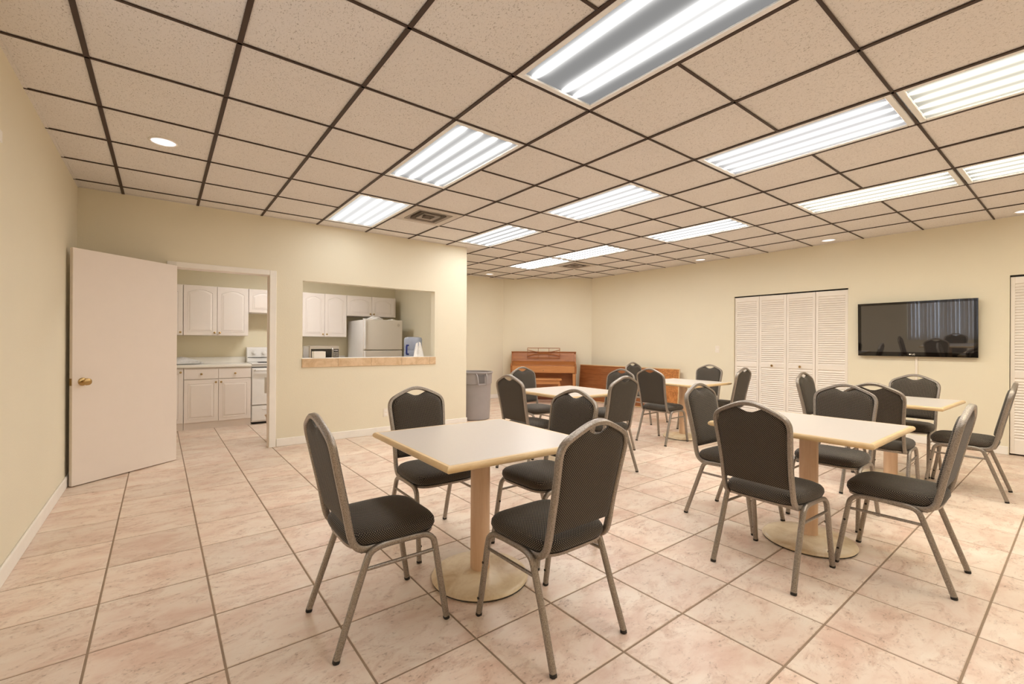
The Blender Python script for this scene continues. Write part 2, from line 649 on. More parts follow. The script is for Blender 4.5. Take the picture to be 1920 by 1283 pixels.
half = FP / 2 - 0.0042
cA, sA = math.cos(FA), math.sin(FA)
bm = bmesh.new()
bb = MB()
bb.box(-half, half, -half, half, -0.004, 0.0)
bmesh.ops.bevel(bb.bm, geom=[e for e in bb.bm.edges if all(v.co.z > -0.001 for v in e.verts)], offset=0.0022, segments=1, affect='EDGES')
tm = bpy.data.meshes.new('tile')
bmesh.ops.recalc_face_normals(bb.bm, faces=bb.bm.faces)
bb.bm.to_mesh(tm)
bb.bm.free()
tm.materials.append(M['floor'])
tiles = []
for i in range(-2, 22):
    for j in range(-20, 9):
        lx, ly = (i + 0.5) * FP, (j + 0.5) * FP
        x = FX + lx * cA - ly * sA
        y = FY + lx * sA + ly * cA
        if x < XL - 0.3 or x > XR + 0.25 or y < YB or y > 8.5:
            continue
        q = pixel((x, y, 0))
        vis = q is not None and -140 < q[0] < 2060 and q[1] < 1440
        # hidden behind the kitchen wall except through the doorway
        if vis and y > YK + 0.3 and x < KX and not (-0.35 < x < 1.9):
            vis = False
        size = (1.0 / q[2]) if q else 0
        tiles.append((vis, size, x, y))
tiles.sort(key=lambda t: (-t[0], -t[1]))
rest = MB()
for k, (vis, size, x, y) in enumerate(tiles):
    if k < 298 and vis:
        o = bpy.data.objects.new('tile', tm)
        COL.objects.link(o)
        o.parent = floor
        o.location = (x, y, 0)
        o.rotation_euler = (0, 0, FA)
    else:
        rest.box(-half, half, -half, half, -0.004, 0.0, Matrix.Translation((x, y, 0)) @ Matrix.Rotation(FA, 4, 'Z'))
rest.build('outer_tiles', M['floor'], floor, kind='stuff')

# ------------------------------------------------------------------ ceiling: slab, tee grid, tiles
b = MB().box(XL - TH, XR + 0.6, YB - TH, 8.4, H + 0.10, H + 0.16)
ceiling = struct(b.build('ceiling', M['plenum']), 'suspended ceiling of fissured tiles on brown metal grid', 'ceiling')
b = MB().box(XL, KX - TH, YK + TH, 8.25, 2.5, 2.56)
struct(b.build('ceiling_kitchen', M['trim']), 'plain white kitchen ceiling above the cabinets', 'ceiling')

LIGHTS = [  # column, first row, material, label
    (4, -2, 'lamp_out', 'largest fluorescent ceiling light, one tube dark, overhead'),
    (4, 1, 'lamp', 'fluorescent ceiling light over the table with the white door behind it'),
    (4, 4, 'lamp_dim', 'fluorescent ceiling light against the kitchen wall beside the air vent'),
    (7, -2, 'lamp_soft', 'pinkish white ceiling light over the table in front of the louvered closet'),
    (7, 1, 'lamp_soft', 'ceiling light in the middle of the room, two tiles from its neighbours'),
    (7, 4, 'lamp', 'ceiling light beyond the corner of the kitchen wall'),
    (10, -2, 'lamp_warm', 'yellowish ceiling light near the closet wall, ahead of the television'),
    (10, 1, 'lamp_strong', 'ceiling light near the closet wall, over the table beside the louvered closet'),
    (10, 4, 'lamp_strong', 'nearer of the two end to end ceiling lights before the piano'),
    (10, 6, 'lamp_strong', 'farther of the two end to end ceiling lights before the piano'),
    (7, -4, 'lamp_warm', 'large yellowish ceiling light cut by the picture edge'),
    (10, -4, 'lamp_warm', 'small yellowish ceiling light cut by the picture edge'),
    (4, -5, 'lamp', 'unseen ceiling light added behind the viewer over open floor'),  # this and the next two are unseen, added to light the room
    (7, -7, 'lamp', 'unseen ceiling light added behind the viewer by the back wall'),
    (10, -7, 'lamp', 'unseen ceiling light added behind the viewer near the closets'),
]
occupied = {}
for (i, j, mm, lab) in LIGHTS:
    occupied[(i, j)] = occupied[(i, j + 1)] = 1
VENTS = [(5, 4, 'square ceiling air vent beside the light at the kitchen wall'),
         (11, 6, 'square ceiling air vent beside the lights before the piano')]
for (i, j, lab) in VENTS:
    occupied[(i, j)] = 1

ang = [(-nv.x, -nv.y, -nv.x * LP.x - nv.y * LP.y)]   # keep the room side of the angled wall


def in_kitchen(x0, x1, y0_, y1_):
    return x1 <= KX + 0.001 and y0_ >= YK - 0.001


TW = 0.012
ZT = H + 0.008
shared = {}
for i in range(0, 14):
    for j in range(-9, 11):
        if (i, j) in occupied:
            continue
        x0, x1 = max(gx(i), XL), min(gx(i + 1), XR)
        ya, yb = max(gy(j), YB), min(gy(j + 1), YF)
        if x1 - x0 < 0.05 or yb - ya < 0.05:
            continue
        polys = [[(x0, ya), (x1, ya), (x1, yb), (x0, yb)]]
        if x0 < KX and yb > YK:                       # cut away the kitchen block
            polys = []
            if ya < YK:
                polys.append([(x0, ya), (x1, ya), (x1, YK), (x0, YK)])
            if x1 > KX:
                polys.append([(max(x0, KX), max(ya, YK)), (x1, max(ya, YK)), (x1, yb), (max(x0, KX), yb)])
        for poly in polys:
            full = len(polys) == 1 and abs(x1 - x0 - T) < 1e-3 and abs(yb - ya - T) < 1e-3 and min(p[1] for p in poly) == ya and max(p[1] for p in poly) == yb
            cl = clip_poly(poly, ang)
            if len(cl) < 3:
                continue
            if full and len(cl) == 4 and all(min((a[0] - c[0]) ** 2 + (a[1] - c[1]) ** 2 for c in cl) < 1e-6 for a in poly):
                if 'f' not in shared:
                    q = T / 2 - 0.003
                    bb = MB().box(-q, q, -q, q, 0, 0.016)
                    shared['f'] = bpy.data.meshes.new('ceiling_tile')
                    bmesh.ops.recalc_face_normals(bb.bm, faces=bb.bm.faces)
                    bb.bm.to_mesh(shared['f'])
                    bb.bm.free()
                    shared['f'].materials.append(M['ceil'])
                o = bpy.data.objects.new('ceiling_tile', shared['f'])
                COL.objects.link(o)
                o.parent = ceiling
                o.location = ((x0 + x1) / 2, (ya + yb) / 2, ZT + random.uniform(-0.001, 0.001))
            else:
                c0 = Vector((sum(p[0] for p in cl) / len(cl), sum(p[1] for p in cl) / len(cl), 0))
                bb = MB().rings([[Vector((p[0], p[1], z)) - c0 for p in cl] for z in (0, 0.016)])
                o = bb.build('ceiling_tile', M['ceil'], ceiling)
                o.location = (c0.x, c0.y, ZT)


def tee(name, x0, x1, ya, yb):
    if x1 - x0 < 0.005 or yb - ya < 0.005:
        return
    MB().box(x0, x1, ya, yb, H, H + 0.006).build(name, M['tee'], ceiling, bevel=0.0012)


for i in range(1, 14):                                  # runners along the room depth
    x = gx(i)
    ye = YK if x < KX else YF
    if x > LP.x:
        ye = LP.y + (x - LP.x) * (RP.y - LP.y) / (RP.x - LP.x)
    ya = YB
    tee('tee_bar', x - TW, x + TW, ya, ye)
for j in range(-8, 11):                                 # cross tees
    y = gy(j)
    if y > YF:
        continue
    xa = KX if y > YK else XL
    xe = XR
    if y > RP.y:
        xe = LP.x + (y - LP.y) * (RP.x - LP.x) / (RP.y - LP.y)
    # leave out the stretch that runs across a light
    cuts = sorted(i for (i, jj, mm, lab) in LIGHTS if jj + 1 == j)
    x = xa
    for i in cuts:
        tee('cross_tee', x, gx(i) - TW, y - TW * 0.65, y + TW * 0.65)
        x = gx(i + 1) + TW
    tee('cross_tee', x, xe, y - TW * 0.65, y + TW * 0.65)
for nm, a in (('wall_angle', (XL, XL + 0.018, YB, YK)), ('wall_angle', (XR - 0.018, XR, YB, 6.84)),
              ('wall_angle', (XL, KX, YK - 0.012, YK)), ('wall_angle', (KX, LP.x, YF - 0.018, YF))):
    MB().box(*a, H + 0.002, H + 0.006).build(nm, M['ceil'], ceiling)

# ceiling lights
for (i, j, mm, lab) in LIGHTS:
    cx_, cy_ = (gx(i) + gx(i + 1)) / 2, gy(j + 1)
    t = thing('ceiling_light', lab, 'ceiling light', (cx_, cy_, H), 0, 'fluorescent troffers in the ceiling grid')
    hx, hy, fw_ = T / 2 - 0.012, T - 0.012, 0.034
    bb = MB()
    for (a, c, d, e) in ((-hx, hx, -hy, -hy + fw_), (-hx, hx, hy - fw_, hy), (-hx, -hx + fw_, -hy + fw_, hy - fw_), (hx - fw_, hx, -hy + fw_, hy - fw_)):
        bb.box(a, c, d, e, 0.001, 0.018)
    bb.build('frame', M['fixture'], t, bevel=0.003)
    bb = MB().box(-hx, hx, -hy, hy, 0.03, 0.095)
    bb.build('housing', M['fixture'], t)
    me = bpy.data.meshes.new('lens')
    qx, qy = hx - fw_ - 0.001, hy - fw_ - 0.001
    me.from_pydata([(-qx, -qy, 0.010), (-qx, qy, 0.010), (qx, qy, 0.010), (qx, -qy, 0.010)], [], [(0, 1, 2, 3)])
    uvl = me.uv_layers.new(name='UVMap')
    for k, uvv in enumerate(((0, 0), (0, 1), (1, 1), (1, 0))):
        uvl.data[k].uv = uvv
    link('lens', me, M[mm], t)

# round recessed downlights
for (x, y, lab) in ((0.0, 4.154, 'round recessed downlight in the ceiling above the open white door'),
                    (7.36, 2.27, 'round recessed downlight by the closet wall, above the louvered doors'),
                    (7.36, 4.149, 'round recessed downlight by the closet wall, before the louvered doors'),
                    (5.475, 7.773, 'small round recessed downlight above the trash can corner'),
                    (7.40, 0.47, 'round recessed downlight above the second closet, at the picture edge')):
    t = thing('downlight', lab, 'ceiling light', (x, y, ZT), 0, 'recessed round downlights')
    MB().lathe([(0.088, 0.0), (0.090, -0.006), (0.078, -0.009), (0.074, -0.003), (0.074, 0.0)], 28, cap=False).build('trim_ring', M['trim'], t, smooth=True)
    MB().lathe([(0.0745, -0.004), (0.05, -0.007), (0.0, -0.008)][:2], 28).build('lens', M['down'], t)

# air vents
for (i, j, lab) in VENTS:
    t = thing('air_vent', lab, 'air vent', ((gx(i) + gx(i + 1)) / 2, (gy(j) + gy(j + 1)) / 2, H), 0, 'square ceiling air vents')
    hs = T / 2 - 0.013
    bb = MB()
    for (a, c, d, e) in ((-hs, hs, -hs, -hs + .085), (-hs, hs, hs - .085, hs), (-hs, -hs + .085, -hs + .085, hs - .085), (hs - .085, hs, -hs + .085, hs - .085)):
        bb.box(a, c, d, e, -0.006, 0.006)
    bb.build('frame', M['vent'], t, bevel=0.003)
    MB().box(-hs, hs, -hs, hs, 0.055, 0.06).build('duct', M['darkgap'], t)
    for k, s in enumerate((0.205, 0.155, 0.105, 0.055)):
        o_, i_ = s, s - 0.016
        rr = [[Vector((a * o_, c * o_, -0.012)) for a, c in ((-1, -1), (1, -1), (1, 1), (-1, 1))],
              [Vector((a * i_, c * i_, 0.030)) for a, c in ((-1, -1), (1, -1), (1, 1), (-1, 1))],
              [Vector((a * (i_ - .003), c * (i_ - .003), 0.028)) for a, c in ((-1, -1), (1, -1), (1, 1), (-1, 1))],
              [Vector((a * (o_ - .003), c * (o_ - .003), -0.014)) for a, c in ((-1, -1), (1, -1), (1, 1), (-1, 1))]]
        rr.append(rr[0])
        MB().rings(rr, False, False).build('louver', M['ventdark' if k % 2 else 'vent'], t)

# ------------------------------------------------------------------ baseboards
def baseboard(name, x0, x1, ya, yb):
    return struct(MB().box(x0, x1, ya, yb, 0, 0.095).build(name, M['trim'], bevel=0.006, seg=2), 'white painted baseboard', 'baseboard')


baseboard('baseboard_left', XL, XL + 0.014, YB, YK)
baseboard('baseboard_kitchen', DX1 + 0.078, KX + 0.013, YK - 0.014, YK)
baseboard('baseboard_kitchen_end', KX, KX + 0.013, YK, YF)
baseboard('baseboard_far', KX + 0.014, LP.x - 0.01, YF - 0.014, YF)
baseboard('baseboard_right', XR - 0.014, XR, C1[1] + .003, 6.83)
baseboard('baseboard_right_middle', XR - 0.014, XR, C2[1] + .003, C1[0] - .003)
bb = MB().box(0.02, dlen - 0.02, -0.014, 0, 0, 0.095, mxw)
struct(bb.build('baseboard_angled', M['trim'], bevel=0.006, seg=2), 'white painted baseboard', 'baseboard')

# ------------------------------------------------------------------ kitchen doorway: casing, jamb, open door
bb = MB()
cw = 0.072
bb.box(DX0 - cw, DX0, YK - 0.016, YK, 0, DZ + cw * .8)
bb.box(DX1, DX1 + cw, YK - 0.016, YK, 0, DZ + cw * .8)
bb.box(DX0, DX1, YK - 0.016, YK, DZ, DZ + cw * .8)
struct(bb.build('trim_1', M['trim'], bevel=0.004), 'white casing around the kitchen doorway', 'trim')
bb = MB()
bb.box(DX0, DX0 + 0.003, YK, YK + TH, 0, DZ).box(DX1 - 0.003, DX1, YK, YK + TH, 0, DZ).box(DX0 + .003, DX1 - .003, YK, YK + TH, DZ - 0.003, DZ)
struct(bb.build('trim_2', M['door']), 'jamb lining of the kitchen doorway', 'trim')

hinge = Vector((0.120, 5.79, 0))
tip = Vector((-0.600, 5.215, 0))
dd = tip - hinge
dl = dd.length
ang_d = math.atan2(dd.y, dd.x)
door = bpy.data.objects.new('door_1', None)
COL.objects.link(door)
door.location = hinge
door.rotation_euler = (0, 0, ang_d)
struct(door, 'plain white flush door standing open against the wall', 'door')
# local: x along the leaf, camera side is +y
MB().box(0.0, dl, -0.035, 0.0, 0.008, 2.020).build('leaf', M['door'], door, bevel=0.002)
kb = MB()
kb.lathe([(0.034, 0.0), (0.034, 0.005), (0.026, 0.010), (0.013, 0.014), (0.012, 0.034), (0.024, 0.042), (0.031, 0.055), (0.029, 0.066), (0.016, 0.073)], 24, (dl - 0.075, 0.0, 0.885), 'Y')
kb.build('handle', M['brass'], door, smooth=True, auto=35)
MB().box(dl, dl + 0.002, -0.030, -0.006, 0.855, 0.915).build('latch_plate', M['brass'], door)
for z in (0.22, 1.05, 1.83):
    MB().lathe([(0.006, z - 0.045), (0.006, z + 0.045)], 10, (0.010, -0.041, 0)).build('hinge', M['brass'], door, smooth=True, auto=40)

# ------------------------------------------------------------------ serving hatch sill
sill = MB().box(PX0 - 0.005, PX1 + 0.012, YK - 0.010, YK + TH + 0.05, PZ0 - 0.022, PZ0).build('trim_3', M['counter'], bevel=0.003)
struct(sill, 'pale ledge of the serving hatch edged with tan tiles', 'trim')
x = PX0 - 0.008
while x < PX1 - 0.01:
    xe = min(x + 0.43, PX1 + 0.012)
    MB().box(x + 0.0015, xe - 0.0015, YK - 0.016, YK - 0.0005, 0.926, PZ0 - 0.004).build('tile', M['sill'], sill, bevel=0.002)
    x = xe
MB().box(PX0 - 0.006, PX1 + 0.010, YK - 0.012, YK - 0.0004, 0.928, PZ0 - 0.006).build('tile_grout', M['grout'], sill)

# wall plates
t = thing('wall_outlet', 'white electrical outlet low on the kitchen wall behind a chair', 'outlet', (2.413, YK, 0.285))
MB().box(-0.036, 0.036, -0.006, 0, -0.058, 0.058).build('plate', M['plate'], t, bevel=0.003)
for z in (-0.024, 0.024):
    MB().box(-0.017, 0.017, -0.008, -0.005, z - 0.014, z + 0.014).build('socket', M['trim'], t, bevel=0.004)
t = thing('light_switch', 'white light switch on the cream wall left of the louvered closet', 'switch', (XR, 3.972, 1.152))
MB().box(-0.006, 0, -0.036, 0.036, -0.058, 0.058).build('plate', M['plate'], t, bevel=0.003)
MB().box(-0.014, -0.005, -0.006, 0.006, -0.012, 0.012).build('toggle', M['trim'], t, bevel=0.002)

# ------------------------------------------------------------------ louvered bifold closets
def closet(name, label, ya, yb, npan, knobs, fold=0.018):
    root = bpy.data.objects.new(name, None)
    COL.objects.link(root)
    root.location = (XR + 0.035, 0, 0)
    struct(root, label, 'closet door')
    wv = (yb - ya - 0.008) / npan
    for k in range(npan):
        # panels run from yb (far end) down to ya; joints 1 and 3 are pushed out a little
        out = [0.0, fold, 0.0, fold, 0.0]
        p0 = Vector((-out[k], yb - 0.004 - k * wv, 0))
        p1 = Vector((-out[k + 1], yb - 0.004 - (k + 1) * wv, 0))
        d = (p1 - p0)
        ln = d.length
        d.normalize()
        n_ = Vector((d.y, -d.x, 0))
        if n_.x > 0:
            n_ = -n_
        mx = Matrix(((d.x, n_.x, 0, p0.x), (d.y, n_.y, 0, p0.y), (0, 0, 1, 0), (0, 0, 0, 1)))
        z0, z1, st = 0.018, CZ - 0.020, 0.036
        g = 0.0025
        bb = MB()
        bb.box(g, st, -0.014, 0.014, z0, z1, mx).box(ln - st, ln - g, -0.014, 0.014, z0, z1, mx)
        bb.box(st, ln - st, -0.014, 0.014, z1 - 0.075, z1, mx)
        bb.box(st, ln - st, -0.014, 0.014, 0.872, 0.945, mx)
        bb.box(st, ln - st, -0.014, 0.014, z0, z0 + 0.16, mx)
        pan = bb.build('panel', M['closet'], root, bevel=0.002)
        sl = MB()
        for (a, c) in ((z0 + 0.16, 0.872), (0.945, z1 - 0.075)):
            nn = int(round((c - a) / 0.0315))
            pt = (c - a) / nn
            for q in range(nn):
                zc = a + (q + 0.5) * pt
                m2 = mx @ Matrix.Translation((0, 0, zc)) @ Matrix.Rotation(R(29), 4, 'X')
                sl.box(st - 0.004, ln - st + 0.004, -0.004, 0.004, -0.0255, 0.0255, m2)
        sl.build('louver_slats', M['closet'], pan, kind='stuff')
        if k in knobs:
            kx = ln * 0.5
            c = mx @ Vector((kx, 0.014, 0.905))
            kb = MB().lathe([(0.010, 0), (0.008, -0.010), (0.016, -0.018), (0.018, -0.026), (0.010, -0.033)], 16, (c.x, c.y, c.z), 'X')
            kb.build('knob', M['brass'], pan, smooth=True, auto=40)
    # dark head track, and a dark sheet standing in for the closet's shade
    MB().box(-0.012, 0.03, ya + .001, yb - .001, CZ - 0.016, CZ - 0.001).build('track', M['darkgap'], root)
    MB().box(0.10, 0.11, ya + .001, yb - .001, 0.003, CZ - 0.02).build('closet_shade', M['darkgap'], root)
    return root


closet('door_2', 'white louvered bifold closet doors beside the television', C1[0], C1[1], 4, (1, 2))
closet('door_3', 'white louvered closet doors at the picture edge past the television', C2[0], C2[1], 4, (1, 2), 0.0)
bb = MB()
for (ya, yb) in (C1, C2):
    bb.box(XR - 0.006, XR + 0.02, yb - 0.002, yb + 0.012, 0.0, CZ + 0.012)
    bb.box(XR - 0.006, XR + 0.02, ya - 0.012, yb - 0.002, CZ, CZ + 0.012)
struct(bb.build('trim_4', M['wall']), 'thin corner bead round the closet openings', 'trim')

# ------------------------------------------------------------------ window with vertical blinds beside the camera
win = struct(MB().box(XL - 0.10, XL - 0.05, WY0, WY0 + 0.05, WZ0, WZ1).box(XL - 0.10, XL - 0.05, WY1 - 0.05, WY1, WZ0, WZ1)
             .box(XL - 0.10, XL - 0.05, WY0 + .05, WY1 - .05, WZ1 - 0.05, WZ1).box(XL - 0.10, XL - 0.05, WY0 + .05, WY1 - .05, WZ0, WZ0 + 0.05)
             .box(XL - 0.10, XL - 0.05, 2.275, 2.325, WZ0 + .05, WZ1 - .05).build('window_1', M['trim']), 'window with white vertical blinds', 'window')
MB().box(XL - 0.08, XL - 0.074, WY0 + .05, 2.275, WZ0 + .05, WZ1 - .05).build('pane', M['glass'], win)
MB().box(XL - 0.08, XL - 0.074, 2.325, WY1 - .05, WZ0 + .05, WZ1 - .05).build('pane', M['glass'], win)
MB().box(XL, XL + 0.05, WY0 - 0.04, WY1 + 0.04, WZ1, WZ1 + 0.05).build('head_rail', M['trim'], win)
y = WY0 + 0.02
k = 0
while y < WY1:
    mx = Matrix.Translation((XL + 0.025, y, 0)) @ Matrix.Rotation(R(16 + 22 * ((k * 7) % 5) / 4), 4, 'Z')
    MB().box(-0.0008, 0.0008, -0.044, 0.044, WZ0 - 0.02, WZ1, mx).build('blind_slat', M['blind'], win)
    y += 0.075
    k += 1

# ------------------------------------------------------------------ television
t = thing('television', 'black flat screen television mounted on the cream wall between the closets', 'television', (XR - 0.055, 1.403, 1.443))
t.rotation_euler = (0, R(-2.4), 0)
TWd, TH2 = 1.138, 0.698
bb = MB()
bz = 0.030
x0, x1 = -0.030, 0.012
bb.box(x0, x1, -TWd / 2, TWd / 2, TH2 / 2 - bz, TH2 / 2)
bb.box(x0, x1, -TWd / 2, TWd / 2, -TH2 / 2, -TH2 / 2 + bz + 0.026)
bb.box(x0, x1, -TWd / 2, -TWd / 2 + bz + .004, -TH2 / 2 + bz + .026, TH2 / 2 - bz)
bb.box(x0, x1, TWd / 2 - bz - .004, TWd / 2, -TH2 / 2 + bz + .026, TH2 / 2 - bz)
bb.build('bezel', M['bezel'], t, bevel=0.0012)
MB().box(-0.0265, 0.012, -TWd / 2 + bz, TWd / 2 - bz, -TH2 / 2 + bz, TH2 / 2 - bz).build('screen', M['screen'], t)
MB().box(0.012, 0.030, -0.42, 0.42, -0.26, 0.26).build('rear_housing', M['rubber'], t, bevel=0.006)
MB().lathe([(0.009, -0.0305), (0.009, -0.0325)], 20, (0, 0.034, -TH2 / 2 + 0.028), 'X').build('logo_disc', M['paper'], t)
fc = bpy.data.curves.new('logo_letters', 'FONT')
fc.body = 'LG'
fc.size = 0.027
fc.extrude = 0.0006
fc.align_x = 'LEFT'
tmp = bpy.data.objects.new('logo_letters', fc)
COL.objects.link(tmp)
bpy.context.view_layer.update()
lme = bpy.data.meshes.new_from_object(tmp.evaluated_get(bpy.context.evaluated_depsgraph_get()))
bpy.data.objects.remove(tmp)
lme.materials.clear()
fo = link('logo_letters', lme, M['paper'], t)
fo.matrix_local = Matrix(((0, 0, -1, -0.0312), (-1, 0, 0, 0.018), (0, 1, 0, -TH2 / 2 + 0.0185), (0, 0, 0, 1)))
tag(MB().box(XR - 0.016, XR, 1.372, 1.398, 0.10, 1.12).build('cable_raceway', M['plate'], bevel=0.003), 'narrow white cable cover running down the wall below the television', 'cable cover')

# ------------------------------------------------------------------ banquet chairs
def smooth_path(pts, n=4):
    """Catmull-Rom through the given points"""
    P = [Vector(p) for p in pts]
    P = [P[0] * 2 - P[1]] + P + [P[-1] * 2 - P[-2]]
    out = []
    for i in range(1, len(P) - 2):
        for k in range(n):
            u = k / n
            a, b_, c, d = P[i - 1], P[i], P[i + 1], P[i + 2]
            out.append(0.5 * ((2 * b_) + (c - a) * u + (2 * a - 5 * b_ + 4 * c - d) * u * u + (3 * b_ - a - 3 * c + d) * u ** 3))
    out.append(P[-2])
    return out


def back_y(z):
    """depth of the back frame at height z"""
    return -0.176 - (z - 0.46) * 0.212 if z > 0.46 else -0.176


def arch_z(x):
    """inner outline of the crowned top of the back"""
    a = abs(x)
    pts = [(0.0, 0.913), (0.03, 0.909), (0.06, 0.901), (0.10, 0.885), (0.14, 0.867), (0.162, 0.849), (0.175, 0.824), (0.18, 0.79)]
    for (xa, za), (xb, zb) in zip(pts, pts[1:]):
        if a <= xb:
            return za + (zb - za) * (a - xa) / (xb - xa)
    return 0.79


def make_chair(label):
    t = thing('banquet_chair', label, 'chair')
    # seat cushion: superellipse rings
    def outline(hw, y0_, y1_, z, n=40, e=0.42):
        ring = []
        for k in range(n):
            th = 2 * math.pi * k / n
            c, s = math.cos(th), math.sin(th)
            xx = math.copysign(abs(c) ** e, c) * hw
            yy = math.copysign(abs(s) ** e, s)
            yy = (y0_ + y1_) / 2 + yy * (y1_ - y0_) / 2
            xx *= 1.0 - 0.07 * max(0.0, -(yy - 0.02) / 0.2)
            ring.append(Vector((xx, yy, z)))
        return ring
    rs = [outline(0.188, -0.172, 0.203, 0.408), outline(0.200, -0.184, 0.214, 0.415), outline(0.205, -0.190, 0.219, 0.428),
          outline(0.203, -0.188, 0.217, 0.446), outline(0.193, -0.178, 0.207, 0.460), outline(0.172, -0.158, 0.186, 0.470),
          outline(0.125, -0.11, 0.14, 0.4775), outline(0.06, -0.045, 0.075, 0.480)]
    MB().rings(rs).build('seat', M['fabric'], t, smooth=True, uv='box')
    rs = [outline(0.186, -0.17, 0.203, 0.392), outline(0.193, -0.176, 0.209, 0.394), outline(0.194, -0.177, 0.210, 0.406), outline(0.18, -0.16, 0.195, 0.408)]
    MB().rings(rs).build('seat_frame', M['hammer'], t, smooth=True, auto=40)
    # padded back with a scooped top
    NU, NV = 24, 16
    front, back = [], []
    zb = 0.492
    for iv in range(NV + 1):
        v = iv / NV
        rf, rb = [], []
        for iu in range(NU + 1):
            u = -1 + 2 * iu / NU
            hw = 0.1685 + 0.0135 * min(1, v * 1.2) ** 1.3
            xx = u * hw
            zt = arch_z(xx) + 0.007
            zt -= 0.043 * (0.5 + 0.5 * math.cos(math.pi * min(1, abs(xx) / 0.085))) ** 0.8
            z = zb + v * (zt - zb)
            eu = (1 - abs(u) ** 8) ** 0.5 if abs(u) < 1 else 0
            ev = (1 - abs(2 * v - 1) ** 14) ** 0.5 if 0 < v < 1 else 0
            e = eu * ev
            yc = back_y(z)
            rf.append(Vector((xx, yc + 0.004 + 0.026 * e, z)))
            rb.append(Vector((xx, yc - 0.004 - 0.009 * e, z)))
        front.append(rf)
        back.append(rb)
    bb = MB()
    vf = [[bb.bm.verts.new(p) for p in r] for r in front]
    vb = [[bb.bm.verts.new(p) for p in r] for r in back]
    for a in range(NV):
        for c in range(NU):
            bb.bm.faces.new((vf[a][c], vf[a][c + 1], vf[a + 1][c + 1], vf[a + 1][c]))
            bb.bm.faces.new((vb[a][c], vb[a + 1][c], vb[a + 1][c + 1], vb[a][c + 1]))
    for a in range(NV):
        bb.bm.faces.new((vf[a][0], vf[a + 1][0], vb[a + 1][0], vb[a][0]))
        bb.bm.faces.new((vf[a][NU], vb[a][NU], vb[a + 1][NU], vf[a + 1][NU]))
    for c in range(NU):
        bb.bm.faces.new((vf[0][c], vb[0][c], vb[0][c + 1], vf[0][c + 1]))
        bb.bm.faces.new((vf[NV][c], vf[NV][c + 1], vb[NV][c + 1], vb[NV][c]))
    bb.build('backrest', M['fabric'], t, smooth=True, uv='box', auto=60)
    # back frame: one bent tube
    half_ = [(0.174, 0.02, 0.398), (0.177, -0.08, 0.394), (0.1785, -0.130, 0.398), (0.1785, -0.160, 0.418), (0.178, -0.178, 0.46),
             (0.1775, back_y(0.56), 0.56), (0.181, back_y(0.66), 0.66), (0.188, back_y(0.76), 0.76), (0.1908, back_y(0.802), 0.802), (0.188, back_y(0.832), 0.832),
             (0.174, back_y(0.857), 0.857), (0.148, back_y(0.875), 0.875), (0.104, back_y(0.896), 0.896), (0.066, back_y(0.912), 0.912), (0.033, back_y(0.922), 0.922)]
    full = half_ + [(0, back_y(0.925), 0.925)] + [(-a, c, d) for a, c, d in reversed(half_)]
    MB().tube(smooth_path(full, 3), 0.0145, 8, 0.0115, square=2.0, up=Vector((1, 0, 0))).build('back_frame', M['hammer'], t, smooth=True, auto=50)
    MB().tube([(-0.186, -0.135, 0.391), (0.186, -0.135, 0.391)], 0.008, 8).build('back_rail', M['hammer'], t, smooth=True, auto=50)
    for s in (1, -1):
        rear = [(0.208 * s, -0.240, 0.012), (0.202 * s, -0.182, 0.18), (0.199 * s, -0.124, 0.345), (0.198 * s, -0.104, 0.384), (0.196 * s, -0.07, 0.399), (0.194 * s, -0.02, 0.402), (0.194 * s, 0.03, 0.402)]
        frontp = [(0.194 * s, 0.03, 0.402), (0.194 * s, 0.09, 0.401), (0.195 * s, 0.142, 0.396), (0.196 * s, 0.172, 0.376), (0.198 * s, 0.186, 0.34), (0.202 * s, 0.212, 0.18), (0.207 * s, 0.240, 0.012)]
        for pth in (rear, frontp):
            lg = MB().tube(smooth_path(pth, 3), 0.0125, 8, 0.0125, square=1.4, up=Vector((0, 0, 1)) if pth is frontp else Vector((1, 0, 0))).build('leg', M['hammer'], t, smooth=True, auto=50)
            e = pth[0] if pth is rear else pth[-1]
            d = -0.004 if pth is rear else 0.004
            MB().tube([(e[0], e[1] - d * 0.3, 0.013), (e[0], e[1] + d * 0.4, 0.0)], 0.0132, 8, 0.0132, square=1.2).build('foot_cap', M['rubber'], lg, smooth=True, auto=50)
            if pth is frontp:
                for zz, yy in ((0.255, 0.2), (0.085, 0.229)):
                    MB().lathe([(0.006, 0.0), (0.0055, 0.003), (0.003, 0.0045)], 10, ((0.200 if zz > .2 else 0.205) * s - 0.0165, yy, zz), 'X').build('bumper', M['rubber'], lg, smooth=True, auto=50)
        MB().tube([(0.2 * s, -0.128, 0.322), (0.2 * s, 0.190, 0.322)], 0.0075, 8).build('stretcher', M['hammer'], t, smooth=True, auto=50)
    return t


